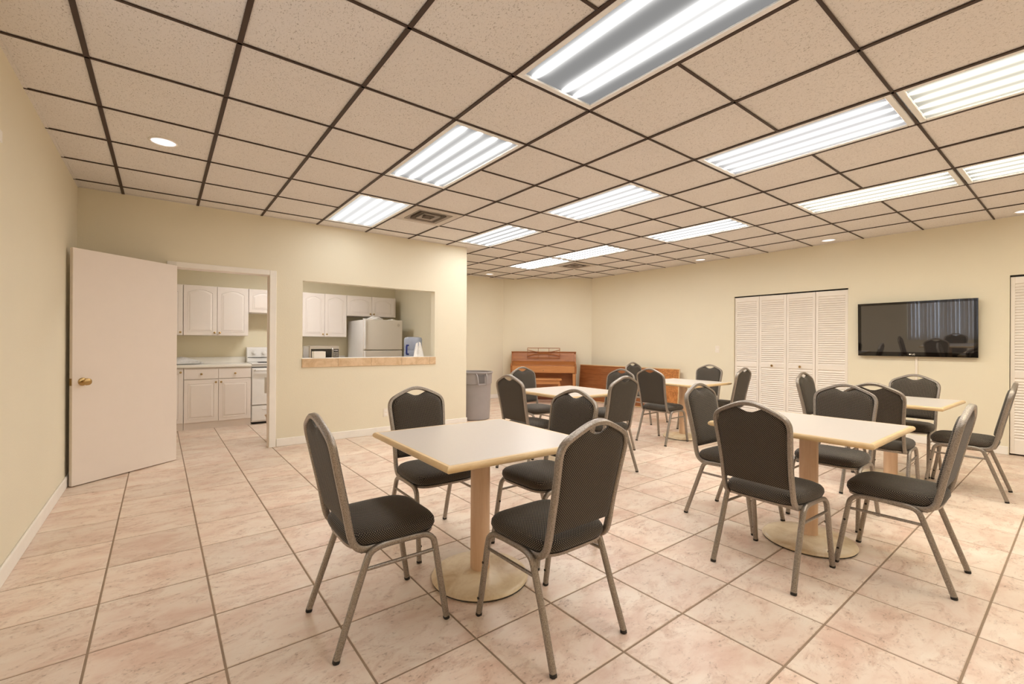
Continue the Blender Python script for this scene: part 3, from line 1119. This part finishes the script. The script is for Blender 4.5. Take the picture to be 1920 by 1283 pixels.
CHAIRS = [
    # x, y, degrees, label, group
    (0.776, 1.971, -90.4, 'charcoal banquet chair at the front table, seen from behind its side, nearest the open door', 'chairs at the front table'),
    (1.360, 2.530, 178.4, 'charcoal banquet chair between the front table and the kitchen wall, facing the viewer', 'chairs at the front table'),
    (1.863, 2.051, 90.5, 'charcoal banquet chair at the front table, partly hidden by the nearest chair', 'chairs at the front table'),
    (1.355, 1.457, 1.0, 'nearest charcoal banquet chair, dotted back to the viewer, pulled up to the front table', 'chairs at the front table'),
    (2.721, 1.099, -92.2, 'charcoal banquet chair, whole dotted back to the viewer, at the table before the television', 'chairs at the second table'),
    (3.262, 0.657, 0.6, 'charcoal banquet chair in full side view at the second table, front legs near its base', 'chairs at the second table'),
    (3.252, 1.574, 178.1, 'charcoal banquet chair half hidden behind the chair whose dotted back faces the viewer, second table', 'chairs at the second table'),
    (3.871, 1.158, 90.9, 'charcoal banquet chair facing the viewer across the table before the television', 'chairs at the second table'),
    (4.729, 1.085, -87.8, 'dark backed banquet chair between the second table and the table under the television', 'chairs under the television'),
    (5.905, 1.146, 88.6, 'charcoal banquet chair right below the television, facing the viewer', 'chairs under the television'),
    (5.462, 0.668, 2.0, 'charcoal banquet chair in side view beside the louvered closet at the picture edge', 'chairs under the television'),
    (5.530, 1.662, 178.3, 'narrow looking charcoal banquet chair in front of the louvered closet panels', 'chairs under the television'),
    (5.063, 3.357, -90.1, 'charcoal banquet chair with back and all legs in view, between two farther tables', 'chairs by the closet'),
    (6.200, 3.490, 90.1, 'charcoal banquet chair against the cream wall just before the louvered closet', 'chairs by the closet'),
    (5.995, 3.035, 1.0, 'charcoal banquet chair seen edge on where the louvered closet begins', 'chairs by the closet'),
    (6.130, 4.351, 179.2, 'charcoal banquet chair standing against the leaning wooden table top', 'chairs by the closet'),
    (2.885, 3.400, -87.5, 'charcoal banquet chair beside the grey trash can, back to the viewer', 'chairs before the piano'),
    (3.654, 4.179, 180.6, 'charcoal banquet chair right in front of the piano', 'chairs before the piano'),
    (4.114, 3.458, 90.7, 'charcoal banquet chair at the piano table in front of the leaning table top', 'chairs before the piano'),
    (3.430, 2.925, -2.0, 'charcoal banquet chair, tall bare back to the viewer, near side of the piano table', 'chairs before the piano'),
]
c0 = make_chair(CHAIRS[0][3])
for k, (x, y, a, lab, grp) in enumerate(CHAIRS):
    if k == 0:
        c0.location = (x, y, 0)
        c0.rotation_euler = (0, 0, R(a))
        c0['group'] = grp
    else:
        dup(c0, (x, y, 0), R(a), lab, grp)


# ------------------------------------------------------------------ pedestal tables
def make_table(label):
    t = thing('pedestal_table', label, 'table', group='square pedestal tables')
    h, z1, th = 0.430, 0.737, 0.030
    # laminate field
    q = h - 0.024
    MB().box(-q, q, -q, q, z1 - th + .004, z1 + 0.0004).build('tabletop', M['top'], t)
    # bull-nosed wooden edge, four mitred lengths
    for k in range(4):
        c, s = math.cos(k * math.pi / 2), math.sin(k * math.pi / 2)
        prof = [(q, z1 - th), (h - 0.012, z1 - th), (h - 0.003, z1 - th + 0.006), (h, z1 - th / 2), (h - 0.003, z1 - 0.006), (h - 0.010, z1), (q, z1)]
        rs = []
        for sg in (-1, 1):
            rs.append([Vector((r * c - sg * r * s, r * s + sg * r * c, z)) for (r, z) in prof])
        MB().rings(rs).build('edge_band', M['edge'], t, smooth=True, auto=40)
    MB().lathe([(0.051, 0.042), (0.051, 0.690)], 28).build('post', M['post'], t, smooth=True, auto=40)
    MB().box(-0.2, 0.2, -0.03, 0.03, 0.690, 0.702).box(-0.03, 0.03, -0.2, -0.03, 0.690, 0.702).box(-0.03, 0.03, 0.03, 0.2, 0.690, 0.702).build('top_bracket', M['rubber'], t)
    bs = MB().lathe([(0.248, 0.006), (0.253, 0.012), (0.248, 0.021), (0.234, 0.029), (0.16, 0.040), (0.085, 0.047), (0.056, 0.050)], 48).build('base', M['base'], t, smooth=True, auto=50)
    MB().lathe([(0.241, 0.0), (0.250, 0.003), (0.248, 0.0065)], 48).build('base_ring', M['rubber'], bs, smooth=True, auto=50)
    return t


TABLES = [(1.338, 1.974, -1.5, 'grey topped square pedestal table in front of the kitchen wall, largest in view'),
          (3.235, 1.097, 0.3, 'grey topped square pedestal table between the front table and the television'),
          (5.355, 1.152, -1.0, 'square pedestal table under the television, mostly hidden by chairs'),
          (5.500, 3.330, -1.0, 'square pedestal table beside the leaning wooden table top, by the closet'),
          (3.410, 3.370, -1.0, 'square pedestal table in front of the piano')]
t0 = make_table(TABLES[0][3])
for k, (x, y, a, lab) in enumerate(TABLES):
    if k == 0:
        t0.location = (x, y, 0)
        t0.rotation_euler = (0, 0, R(a))
    else:
        dup(t0, (x, y, 0), R(a), lab)

# ------------------------------------------------------------------ piano and bench (local: x along the wall, +y out of the wall)
pc = Vector((6.84, 7.57, 0)) + nv * 0.03
pa = math.atan2(dv.y, dv.x) + math.pi       # local x runs against dv so local y points into the room
piano = thing('upright_piano', 'brown wooden spinet piano standing in the angled corner', 'piano', pc, pa)
hw = 0.70
for s in (-1, 1):
    xa, xb = (hw - 0.035, hw) if s > 0 else (-hw, -hw + 0.035)
    prof = [(0.0, 0.0), (0.34, 0.0), (0.34, 0.60), (0.575, 0.60), (0.58, 0.76), (0.50, 0.80), (0.33, 0.84), (0.29, 1.0), (0.27, 1.035), (0.0, 1.035)]
    MB().rings([[Vector((x_, y_, z_)) for (y_, z_) in prof] for x_ in (xa, xb)]).build('side_panel', M['piano'], piano, bevel=0.004)
    xl = s * (hw - 0.05)
    MB().rings([[Vector((xl + a * 0.032, 0.53 + c * 0.032, 0.60)) for a, c in ((-1, -1), (1, -1), (1, 1), (-1, 1))],
                [Vector((xl + a * 0.020, 0.53 + c * 0.020, 0.0)) for a, c in ((-1, -1), (1, -1), (1, 1), (-1, 1))]]).build('leg', M['pianolite'], piano, bevel=0.003)
    MB().box(xl - 0.03, xl + 0.03, 0.30, 0.58, 0.0, 0.05).build('toe_block', M['piano'], piano, bevel=0.004)
iw = hw - 0.036
MB().box(-hw - 0.006, hw + 0.006, -0.0, 0.30, 1.036, 1.058).build('lid', M['piano'], piano, bevel=0.005)
MB().rings([[Vector((x_, y_, z_)) for (y_, z_) in ((0.04, 0.85), (0.325, 0.85), (0.285, 1.035), (0.04, 1.035))] for x_ in (-iw, iw)]).build('music_panel', M['piano'], piano)
MB().rings([[Vector((x_, y_, z_)) for (y_, z_) in ((0.30, 0.72), (0.52, 0.72), (0.53, 0.768), (0.345, 0.85), (0.30, 0.85))] for x_ in (-iw, iw)]).build('fallboard', M['piano'], piano, bevel=0.003)
MB().box(-iw, iw, 0.20, 0.572, 0.61, 0.755).build('key_slip', M['pianolite'], piano, bevel=0.006)
MB().lathe([(0.012, 0.572), (0.009, 0.585)], 12, (0, 0, 0.66), 'Y').build('lock', M['brass'], piano)
MB().box(-iw, iw, 0.16, 0.20, 0.05, 0.61).build('bottom_panel', M['piano'], piano, bevel=0.003)
MB().box(-iw, iw, 0.0, 0.20, 0.0, 0.05).build('plinth', M['pianodark'], piano)
# open music desk
bb = MB()
zc0, zc1, yd0, yd1, dw = 0.925, 1.135, 0.345, 0.300, 0.35
yat = lambda z: yd0 + (yd1 - yd0) * (z - zc0) / (zc1 - zc0)
bb.tube([(-dw, yat(zc1), zc1), (dw, yat(zc1), zc1)], 0.007, 6)
bb.tube([(-dw, yat(zc0), zc0), (dw, yat(zc0), zc0)], 0.007, 6)
for x_ in (-dw, -dw / 3, dw / 3, dw):
    bb.tube([(x_, yat(zc0), zc0), (x_, yat(zc1), zc1)], 0.006, 6)
for sg in (-1, 1):
    pth = []
    for k in range(13):
        u = -1 + k / 6
        z = (zc0 + zc1) / 2 + sg * (0.012 + 0.055 * u * u)
        pth.append((u * dw, yat(z), z))
    bb.tube(pth, 0.008, 6)
bb.build('music_desk', M['piano'], piano, smooth=True, auto=50)

bc = pc + nv * 0.86
bench = thing('piano_bench', 'plain wooden piano bench in front of the piano', 'bench', bc, pa)
MB().box(-0.38, 0.38, -0.17, 0.17, 0.488, 0.512).build('seat', M['pianolite'], bench, bevel=0.005)
MB().box(-0.345, 0.345, -0.14, 0.14, 0.41, 0.488).build('apron', M['pianolite'], bench, bevel=0.003)
for sx in (-1, 1):
    for sy in (-1, 1):
        MB().rings([[Vector((sx * 0.335 + a * 0.022, sy * 0.128 + c * 0.022, 0.41)) for a, c in ((-1, -1), (1, -1), (1, 1), (-1, 1))],
                    [Vector((sx * 0.335 + a * 0.014, sy * 0.128 + c * 0.014, 0.0)) for a, c in ((-1, -1), (1, -1), (1, 1), (-1, 1))]]).build('leg', M['pianolite'], bench, bevel=0.003)

# ------------------------------------------------------------------ long table top leaning on its edge against the right wall
pA, pB = Vector((7.345, 6.93, 0)), Vector((7.500, 4.62, 0))
d = pB - pA
ln = d.length
lean = thing('folded_table', 'long wood-grain table top leaning on its side against the cream wall beside the piano', 'table', pA, math.atan2(d.y, d.x))
# local x along its length, local +y to the wall side
tilt = Matrix.Rotation(R(-5.5), 4, 'X') @ Matrix.Translation((0, -0.07, 0))
tl = lambda bb: bb
MB().box(0.006, ln - 0.42, -0.001, 0.022, 0.012, 0.765, tilt).build('tabletop', M['foldtop'], lean)
MB().box(ln - 0.42, ln - 0.006, -0.001, 0.022, 0.012, 0.765, tilt).build('burl_end', M['burl'], lean)['label'] = 'blotchy burl patterned end'
MB().box(0, ln, -0.004, 0.026, 0.765, 0.780, tilt).box(0, ln, -0.004, 0.026, 0.0, 0.012, tilt).box(0, 0.006, -0.004, 0.026, 0.012, 0.765, tilt).box(ln - 0.006, ln, -0.004, 0.026, 0.012, 0.765, tilt).build('edge_band', M['edge'], lean)

# ------------------------------------------------------------------ grey trash can
bin_ = thing('trash_can', 'round grey plastic trash can behind the end of the kitchen wall', 'trash can', (4.075, 6.20, 0))
prof = [(0.225, 0.0), (0.250, 0.012), (0.270, 0.56), (0.270, 0.575), (0.284, 0.580), (0.288, 0.742), (0.302, 0.748), (0.306, 0.765), (0.298, 0.772), (0.286, 0.768), (0.275, 0.60), (0.225, 0.03), (0.0005, 0.028)]
MB().lathe(prof, 40).build('body', M['bin'], bin_, smooth=True, auto=40)
for a in (-101, 79):
    m2 = Matrix.Rotation(R(a), 4, 'Z')
    pts = [(0.283, -0.085, 0.745), (0.322, -0.080, 0.70), (0.330, -0.066, 0.575), (0.330, 0.066, 0.575), (0.322, 0.080, 0.70), (0.283, 0.085, 0.745)]
    hh = MB().tube([m2 @ Vector(p) for p in pts], 0.011, 8, square=1.0).build('handle', M['bin'], bin_, smooth=True, auto=50)
    MB().box(0.276, 0.2915, -0.055, 0.055, 0.60, 0.73, m2).build('grip_shade', M['binshade'], hh, bevel=0.002)  # raised patch, its dark colour stands in for shade inside the grip

# ------------------------------------------------------------------ kitchen
def cab_door(parent, x0, x1, z0, z1, yf, arch, knob, name='door'):
    """foil door with a raised panel; knob: 'L' or 'R' side, 't' or 'b' height"""
    g = 0.002
    d = MB().box(x0 + g, x1 - g, yf - 0.019, yf, z0 + g, z1 - g).build(name, M['cab'], parent, bevel=0.003)
    mg = 0.062
    xa, xb, za, zb_ = x0 + mg, x1 - mg, z0 + mg, z1 - mg
    if name == 'door' and xb - xa > 0.05:
        def outline(ins):
            pts = [(xa + ins, za + ins), (xb - ins, za + ins)]
            if arch:
                rise = min(0.05, (zb_ - za) * 0.2)
                sh = (xb - xa) * 0.06
                pts += [(xb - ins, zb_ - rise - ins)]
                for k in range(15):
                    u = 1 - k / 7
                    pts.append(((xa + xb) / 2 + u * ((xb - xa) / 2 - sh - ins), zb_ - rise * (1 - math.cos(u * 1.35)) * 1.05 - ins))
                pts += [(xa + ins, zb_ - rise - ins)]
            else:
                pts += [(xb - ins, zb_ - ins), (xa + ins, zb_ - ins)]
            return pts
        # groove around a raised field
        lo, hi = outline(0.0), outline(0.022)
        MB().rings([[Vector((p[0], yf - 0.0192, p[1])) for p in lo], [Vector((p[0], yf - 0.0205, p[1])) for p in outline(0.004)], [Vector((p[0], yf - 0.0255, p[1])) for p in hi]], False, True).build('raised_field', M['cab'], d)
        mould = MB()
        o1, o2 = outline(-0.010), outline(-0.002)
        mould.rings([[Vector((p[0], yf - 0.0188, p[1])) for p in o1], [Vector((p[0], yf - 0.0235, p[1])) for p in outline(-0.007)], [Vector((p[0], yf - 0.0188, p[1])) for p in o2]], False, False)
        mould.build('molding', M['cab'], d)
    if knob:
        kx = (x0 + 0.032) if 'L' in knob else (x1 - 0.032) if 'R' in knob else (x0 + x1) / 2
        kz = (z1 - 0.042) if 't' in knob else (z0 + 0.042) if 'b' in knob else (z0 + z1) / 2
        MB().lathe([(0.007, -0.019), (0.006, -0.028), (0.0135, -0.035), (0.0145, -0.042), (0.008, -0.047)], 14, (kx, yf, kz), 'Y').build('knob', M['brass'], d, smooth=True, auto=40)
    return d


UY, BY, KB = 7.92, 7.655, 8.25
ups = [('wall_cabinet', 'white upper cabinet cut off by the open door edge', -0.55, 0.232, 1.325, 2.05, [(-0.55, -0.16, 'R'), (-0.16, 0.232, 'R')]),
       ('wall_cabinet', 'white double upper cabinet with arched doors seen through the kitchen doorway', 0.234, 1.048, 1.325, 2.05, [(0.234, 0.642, 'R'), (0.642, 1.048, 'L')]),
       ('wall_cabinet', 'short white upper cabinet over the kitchen stove', 1.050, 1.818, 1.685, 2.05, [(1.050, 1.434, 'R'), (1.434, 1.818, 'L')]),
       ('wall_cabinet', 'white double upper cabinet over the microwave', 1.820, 2.538, 1.328, 2.055, [(1.820, 2.172, 'R'), (2.172, 2.538, 'L')]),
       ('wall_cabinet', 'short white upper cabinet over the refrigerator', 2.540, 3.445, 1.70, 2.055, [(2.54, 2.985, 'R'), (2.985, 3.41, 'L')])]
for (nm, lab, xa, xb, za, zb_, drs) in ups:
    t = thing(nm, lab, 'cabinet', (0, 0, 0), 0, 'white kitchen cabinets')
    MB().box(xa + .001, xb - .001, UY, KB, za, zb_).build('body', M['cab'], t, bevel=0.001)
    for (da, db, kn) in drs:
        cab_door(t, da, db, za, zb_, UY - 0.001, True, kn + 'b')
lows = [('base_cabinet', 'white base cabinet cut off by the open door edge', -0.55, 0.232, [(-0.55, -0.16), (-0.16, 0.232)]),
        ('base_cabinet', 'white base cabinet with two drawers over two doors left of the stove', 0.234, 1.052, [(0.234, 0.640), (0.640, 1.052)]),
        ('base_cabinet', 'white base cabinet under the microwave, hidden below the serving hatch', 1.826, 2.60, [(1.826, 2.21), (2.21, 2.60)])]
for (nm, lab, xa, xb, drs) in lows:
    t = thing(nm, lab, 'cabinet', (0, 0, 0), 0, 'white kitchen cabinets')
    MB().box(xa + .001, xb - .001, BY, KB - 0.025, 0.095, 0.866).build('body', M['cab'], t, bevel=0.001)
    MB().box(xa + .001, xb - .001, BY + 0.012, KB - 0.025, 0.0, 0.094).build('toe_kick', M['cab'], t)
    for k, (da, db) in enumerate(drs):
        if xa < 0:
            cab_door(t, da, db, 0.10, 0.85, BY - 0.001, False, 'Rt')
        else:
            cab_door(t, da, db, 0.705, 0.85, BY - 0.001, False, 'm', 'drawer')
            cab_door(t, da, db, 0.10, 0.70, BY - 0.001, False, ('R' if k == 0 else 'L') + 't')
for (xa, xb, lab) in ((-0.64, 1.054, 'white laminate countertop left of the stove'), (1.822, 2.615, 'white laminate countertop carrying the microwave')):
    t = thing('countertop', lab, 'countertop')
    MB().box(xa, xb, BY - 0.035, KB, 0.868, 0.906).build('slab', M['counter'], t, bevel=0.006, seg=2)
    MB().box(xa, xb, KB - 0.02, KB, 0.906, 1.0).build('backsplash', M['counter'], t, bevel=0.003)

# stove
st_ = thing('stove', 'white electric stove at the end of the kitchen cabinets', 'stove')
sx0, sx1 = 1.056, 1.816
MB().box(sx0, sx1, 7.66, KB - 0.01, 0.03, 0.895).build('body', M['white'], st_, bevel=0.004)
MB().box(sx0, sx1, 7.63, KB - 0.01, 0.896, 0.915).build('cooktop', M['white'], st_, bevel=0.005)
MB().rings([[Vector((x_, y_, z_)) for (y_, z_) in ((8.10, 0.916), (8.24, 0.916), (8.24, 1.15), (8.15, 1.15), (8.12, 1.13))] for x_ in (sx0, sx1)]).build('backguard', M['white'], st_, bevel=0.006)
MB().box(sx0 + .01, sx1 - .01, 8.096, 8.10, 0.985, 0.993).build('backguard_line', M['darkgap'], st_)
for k, x_ in enumerate((sx0 + 0.10, sx0 + 0.235, sx1 - 0.235, sx1 - 0.10)):
    MB().lathe([(0.036, 8.108), (0.034, 8.098), (0.022, 8.094), (0.020, 8.074), (0.012, 8.072)], 20, (x_, 0, 1.065), 'Y').build('knob', M['white'], st_, smooth=True, auto=40)
od = MB().box(sx0 + .004, sx1 - .004, 7.622, 7.66, 0.292, 0.842).build('oven_door', M['white'], st_, bevel=0.006)
MB().box(sx0 + 0.17, sx1 - 0.17, 7.619, 7.623, 0.46, 0.70).build('oven_window', M['steel'], od, bevel=0.003)
MB().tube([(sx0 + .04, 7.622, 0.81), (sx0 + .05, 7.585, 0.812), (sx1 - .05, 7.585, 0.812), (sx1 - .04, 7.622, 0.81)], 0.013, 8, square=1).build('handle', M['white'], od, smooth=True, auto=50)
MB().box(sx0 + .004, sx1 - .004, 7.655, 7.661, 0.846, 0.858).build('vent_gap', M['darkgap'], st_)
dr = MB().box(sx0 + .004, sx1 - .004, 7.628, 7.66, 0.05, 0.278).build('drawer', M['white'], st_, bevel=0.006)
MB().box(sx0 + .14, sx1 - .14, 7.622, 7.63, 0.215, 0.232).build('pull_groove', M['white'], dr, bevel=0.003)
MB().box(sx0 + .02, sx1 - .02, 7.67, 8.2, 0.0, 0.03).build('toe_base', M['darkgap'], st_)
for (x_, y_, r_) in ((sx0 + .2, 7.8, .09), (sx1 - .2, 7.8, .075), (sx0 + .2, 8.0, .075), (sx1 - .2, 8.0, .09)):
    MB().lathe([(r_, 0.9155), (r_, 0.921), (r_ - 0.02, 0.922), (r_ - 0.03, 0.917)], 24, (x_, y_, 0), cap=False).build('burner', M['rubber'], st_, smooth=True, auto=40)

# microwave
mw = thing('microwave', 'silver and black microwave on the counter behind the serving hatch', 'microwave')
mx0, mx1, my0, mz0, mz1 = 1.835, 2.300, 7.54, 0.914, 1.178
MB().box(mx0, mx1, my0, 7.90, mz0, mz1).build('case', M['steel'], mw, bevel=0.006)
MB().box(mx0 + .006, mx1 - .006, my0 - 0.018, my0, mz0 + .004, mz1 - .002).build('front_frame', M['steel'], mw, bevel=0.004)
MB().box(mx0 + 0.028, mx1 - 0.125, my0 - 0.022, my0 - 0.016, mz0 + 0.018, mz1 - 0.05).build('door_window', M['black'], mw, bevel=0.004)
MB().box(mx1 - 0.098, mx1 - 0.012, my0 - 0.022, my0 - 0.016, mz0 + 0.018, mz1 - 0.05).build('control_panel', M['black'], mw, bevel=0.003)
MB().tube([(mx1 - 0.112, my0 - 0.018, mz1 - 0.035), (mx1 - 0.112, my0 - 0.05, mz1 - 0.06), (mx1 - 0.112, my0 - 0.05, mz0 + 0.05), (mx1 - 0.112, my0 - 0.018, mz0 + 0.03)], 0.010, 8).build('handle', M['steel'], mw, smooth=True, auto=50)
for k in range(12):
    xx, zz = mx1 - 0.088 + 0.024 * (k % 3), mz1 - 0.115 - 0.022 * (k // 3)
    MB().box(xx, xx + 0.018, my0 - 0.024, my0 - 0.0215, zz, zz + 0.014).build('button', M['steel'], mw)
MB().box(mx1 - 0.088, mx1 - 0.022, my0 - 0.0235, my0 - 0.0215, mz1 - 0.085, mz1 - 0.062).build('display', M['bin'], mw)
for (a, c) in ((mx0 + .04, 7.58), (mx1 - .04, 7.58), (mx0 + .04, 7.86), (mx1 - .04, 7.86)):
    MB().lathe([(0.012, 0.906), (0.012, 0.915)], 10, (a, c, 0)).build('foot', M['rubber'], mw)

# refrigerator
fr = thing('refrigerator', 'white top freezer refrigerator behind the serving hatch', 'refrigerator')
fx0, fx1, fy, fz = 2.652, 3.330, 7.36, 1.622
MB().box(fx0 + .004, fx1 - .004, fy + 0.07, 8.19, 0.03, fz - 0.006).build('body', M['white'], fr, bevel=0.008)
fd = MB().box(fx0, fx1, fy, fy + 0.064, 1.112, fz).build('freezer_door', M['fridge'], fr, bevel=0.012, seg=2)
rd = MB().box(fx0, fx1, fy, fy + 0.064, 0.07, 1.100).build('refrigerator_door', M['fridge'], fr, bevel=0.012, seg=2)
for (par, za, zb_) in ((fd, 1.13, 1.605), (rd, 0.55, 1.085)):
    MB().box(fx0 - 0.004, fx0 + 0.028, fy - 0.026, fy + 0.002, za, zb_).build('handle', M['white'], par, bevel=0.008, seg=2)
MB().lathe([(0.026, -0.003), (0.024, 0.001)], 20, (fx1 - 0.075, fy, fz - 0.085), 'Y').build('badge', M['steel'], fd)
MB().box(fx0 + .03, fx1 - .03, fy + .05, 8.15, 0.0, 0.03).build('toe_grille', M['darkgap'], fr)
for k in (0.02,):
    MB().box(fx0 + 0.005, fx0 + 0.06, fy + 0.005, fy + 0.09, fz, fz + 0.014).build('hinge_cap', M['white'], fr, bevel=0.003)


def crumple(name, label, cat, cx_, cy_, cz, sx, sy, sz, m, seed):
    """a limp plastic bag: flattened lumpy shell"""
    rnd = random.Random(seed)
    rs = []
    NN = 18
    ph = [rnd.uniform(0, 6.28) for _ in range(6)]
    for (rr, zz) in ((0.75, 0.0), (1.0, 0.12), (0.98, 0.45), (0.72, 0.8), (0.5, 0.97), (0.12, 1.0)):
        ring = []
        for k in range(NN):
            th = 2 * math.pi * k / NN
            f = 1 + 0.14 * math.sin(3 * th + ph[0] + zz * 2) + 0.10 * math.sin(5 * th + ph[1] - zz * 3) + 0.06 * math.sin(8 * th + ph[2])
            z = sz * zz * (1 + (0.22 * math.sin(2 * th + ph[3]) + 0.12 * math.sin(5 * th + ph[4])) * (1 if zz > 0 else 0))
            ring.append(Vector((sx * rr * f * math.cos(th), sy * rr * f * math.sin(th), z)))
        rs.append(ring)
    o = MB().rings(rs).build(name, m, smooth=True, auto=28)
    o.location = (cx_, cy_, cz)
    return tag(o, label, cat)


crumple('plastic_bag', 'crumpled white plastic bag lying on top of the refrigerator', 'bag', 2.90, 7.56, fz + 0.001, 0.13, 0.10, 0.052, M['bagwhite'], 3)
crumple('paper_bundle', 'small flat white bundle on the refrigerator beside the plastic bag', 'bundle', 3.22, 7.56, fz + 0.001, 0.09, 0.08, 0.022, M['paper'], 5)
crumple('plastic_wrap', 'crinkled clear plastic packaging on the countertop beside the doorway', 'packaging', 0.20, 7.93, 0.907, 0.26, 0.13, 0.085, M['baggrey'], 8)

# low counter under the hatch, water jug and bag on it
t = thing('serving_counter', 'low white kitchen counter behind the serving hatch below the water jug', 'cabinet')
MB().box(2.30, 3.575, 5.985, 6.46, 0.0, 0.80).build('body', M['cab'], t, bevel=0.003)
MB().box(2.28, 3.577, 5.983, 6.49, 0.80, 0.835).build('counter_slab', M['counter'], t, bevel=0.005)
jug = thing('water_jug', 'large bluish plastic water jug with navy handle behind the serving hatch', 'jug', (2.997, 6.242, 0.836))
prof = [(0.10, 0.0), (0.128, 0.008), (0.134, 0.03), (0.134, 0.12), (0.128, 0.135), (0.134, 0.15), (0.134, 0.27), (0.128, 0.285), (0.134, 0.30), (0.134, 0.45), (0.120, 0.478), (0.07, 0.486), (0.02, 0.487)]
MB().lathe(prof, 32).build('bottle', M['blue'], jug, smooth=True, auto=40)
ad = math.atan2(-6.2, -2.98) - 0.55
hd = lambda r_, z_: Vector((r_ * math.cos(ad), r_ * math.sin(ad), z_))
MB().tube([hd(0.128, 0.36), hd(0.175, 0.36), hd(0.180, 0.34), hd(0.180, 0.25), hd(0.175, 0.23), hd(0.128, 0.23)], 0.013, 8).build('handle', M['navy'], jug, smooth=True, auto=50)
crumple('shopping_bag', 'knotted white shopping bag in front of the bluish water jug', 'bag', 2.985, 6.045, 0.836, 0.085, 0.038, 0.32, M['bagwhite'], 11)
t = thing('napkin_box', 'small white paper box on the left end of the serving hatch ledge', 'box', (1.562, 5.935, PZ0))
MB().box(-0.07, 0.07, -0.05, 0.05, 0.0, 0.082).build('carton', M['paper'], t, bevel=0.003)
MB().box(-0.05, 0.05, -0.012, 0.012, 0.082, 0.0835).build('opening', M['trim'], t)
wb = thing('waste_basket', 'tan waste basket just inside the kitchen doorway', 'waste basket', (1.155, 6.33, 0))
MB().lathe([(0.095, 0.0), (0.098, 0.004), (0.118, 0.30), (0.128, 0.302), (0.128, 0.316), (0.116, 0.316), (0.112, 0.29), (0.092, 0.012), (0.0005, 0.011)], 28).build('body', M['basket'], wb, smooth=True, auto=40)
MB().lathe([(0.129, 0.318), (0.131, 0.311), (0.129, 0.304)], 28, cap=False).build('rim', M['basket'], wb, smooth=True)

# unseen kitchen lamp, added above the doorway head to light the kitchen
t = thing('added_kitchen_light', 'unseen fluorescent lamp added to light the kitchen', 'ceiling light', (1.6, 6.9, 2.5))
MB().box(-0.65, 0.65, -0.16, 0.16, -0.03, 0.0).build('housing', M['fixture'], t)
me = bpy.data.meshes.new('lens')
me.from_pydata([(-0.63, -0.14, -0.031), (-0.63, 0.14, -0.031), (0.63, 0.14, -0.031), (0.63, -0.14, -0.031)], [], [(0, 1, 2, 3)])
uvl = me.uv_layers.new(name='UVMap')
for k, uvv in enumerate(((0, 0), (1, 0), (1, 1), (0, 1))):
    uvl.data[k].uv = uvv
link('lens', me, M['lamp_kitchen'], t)
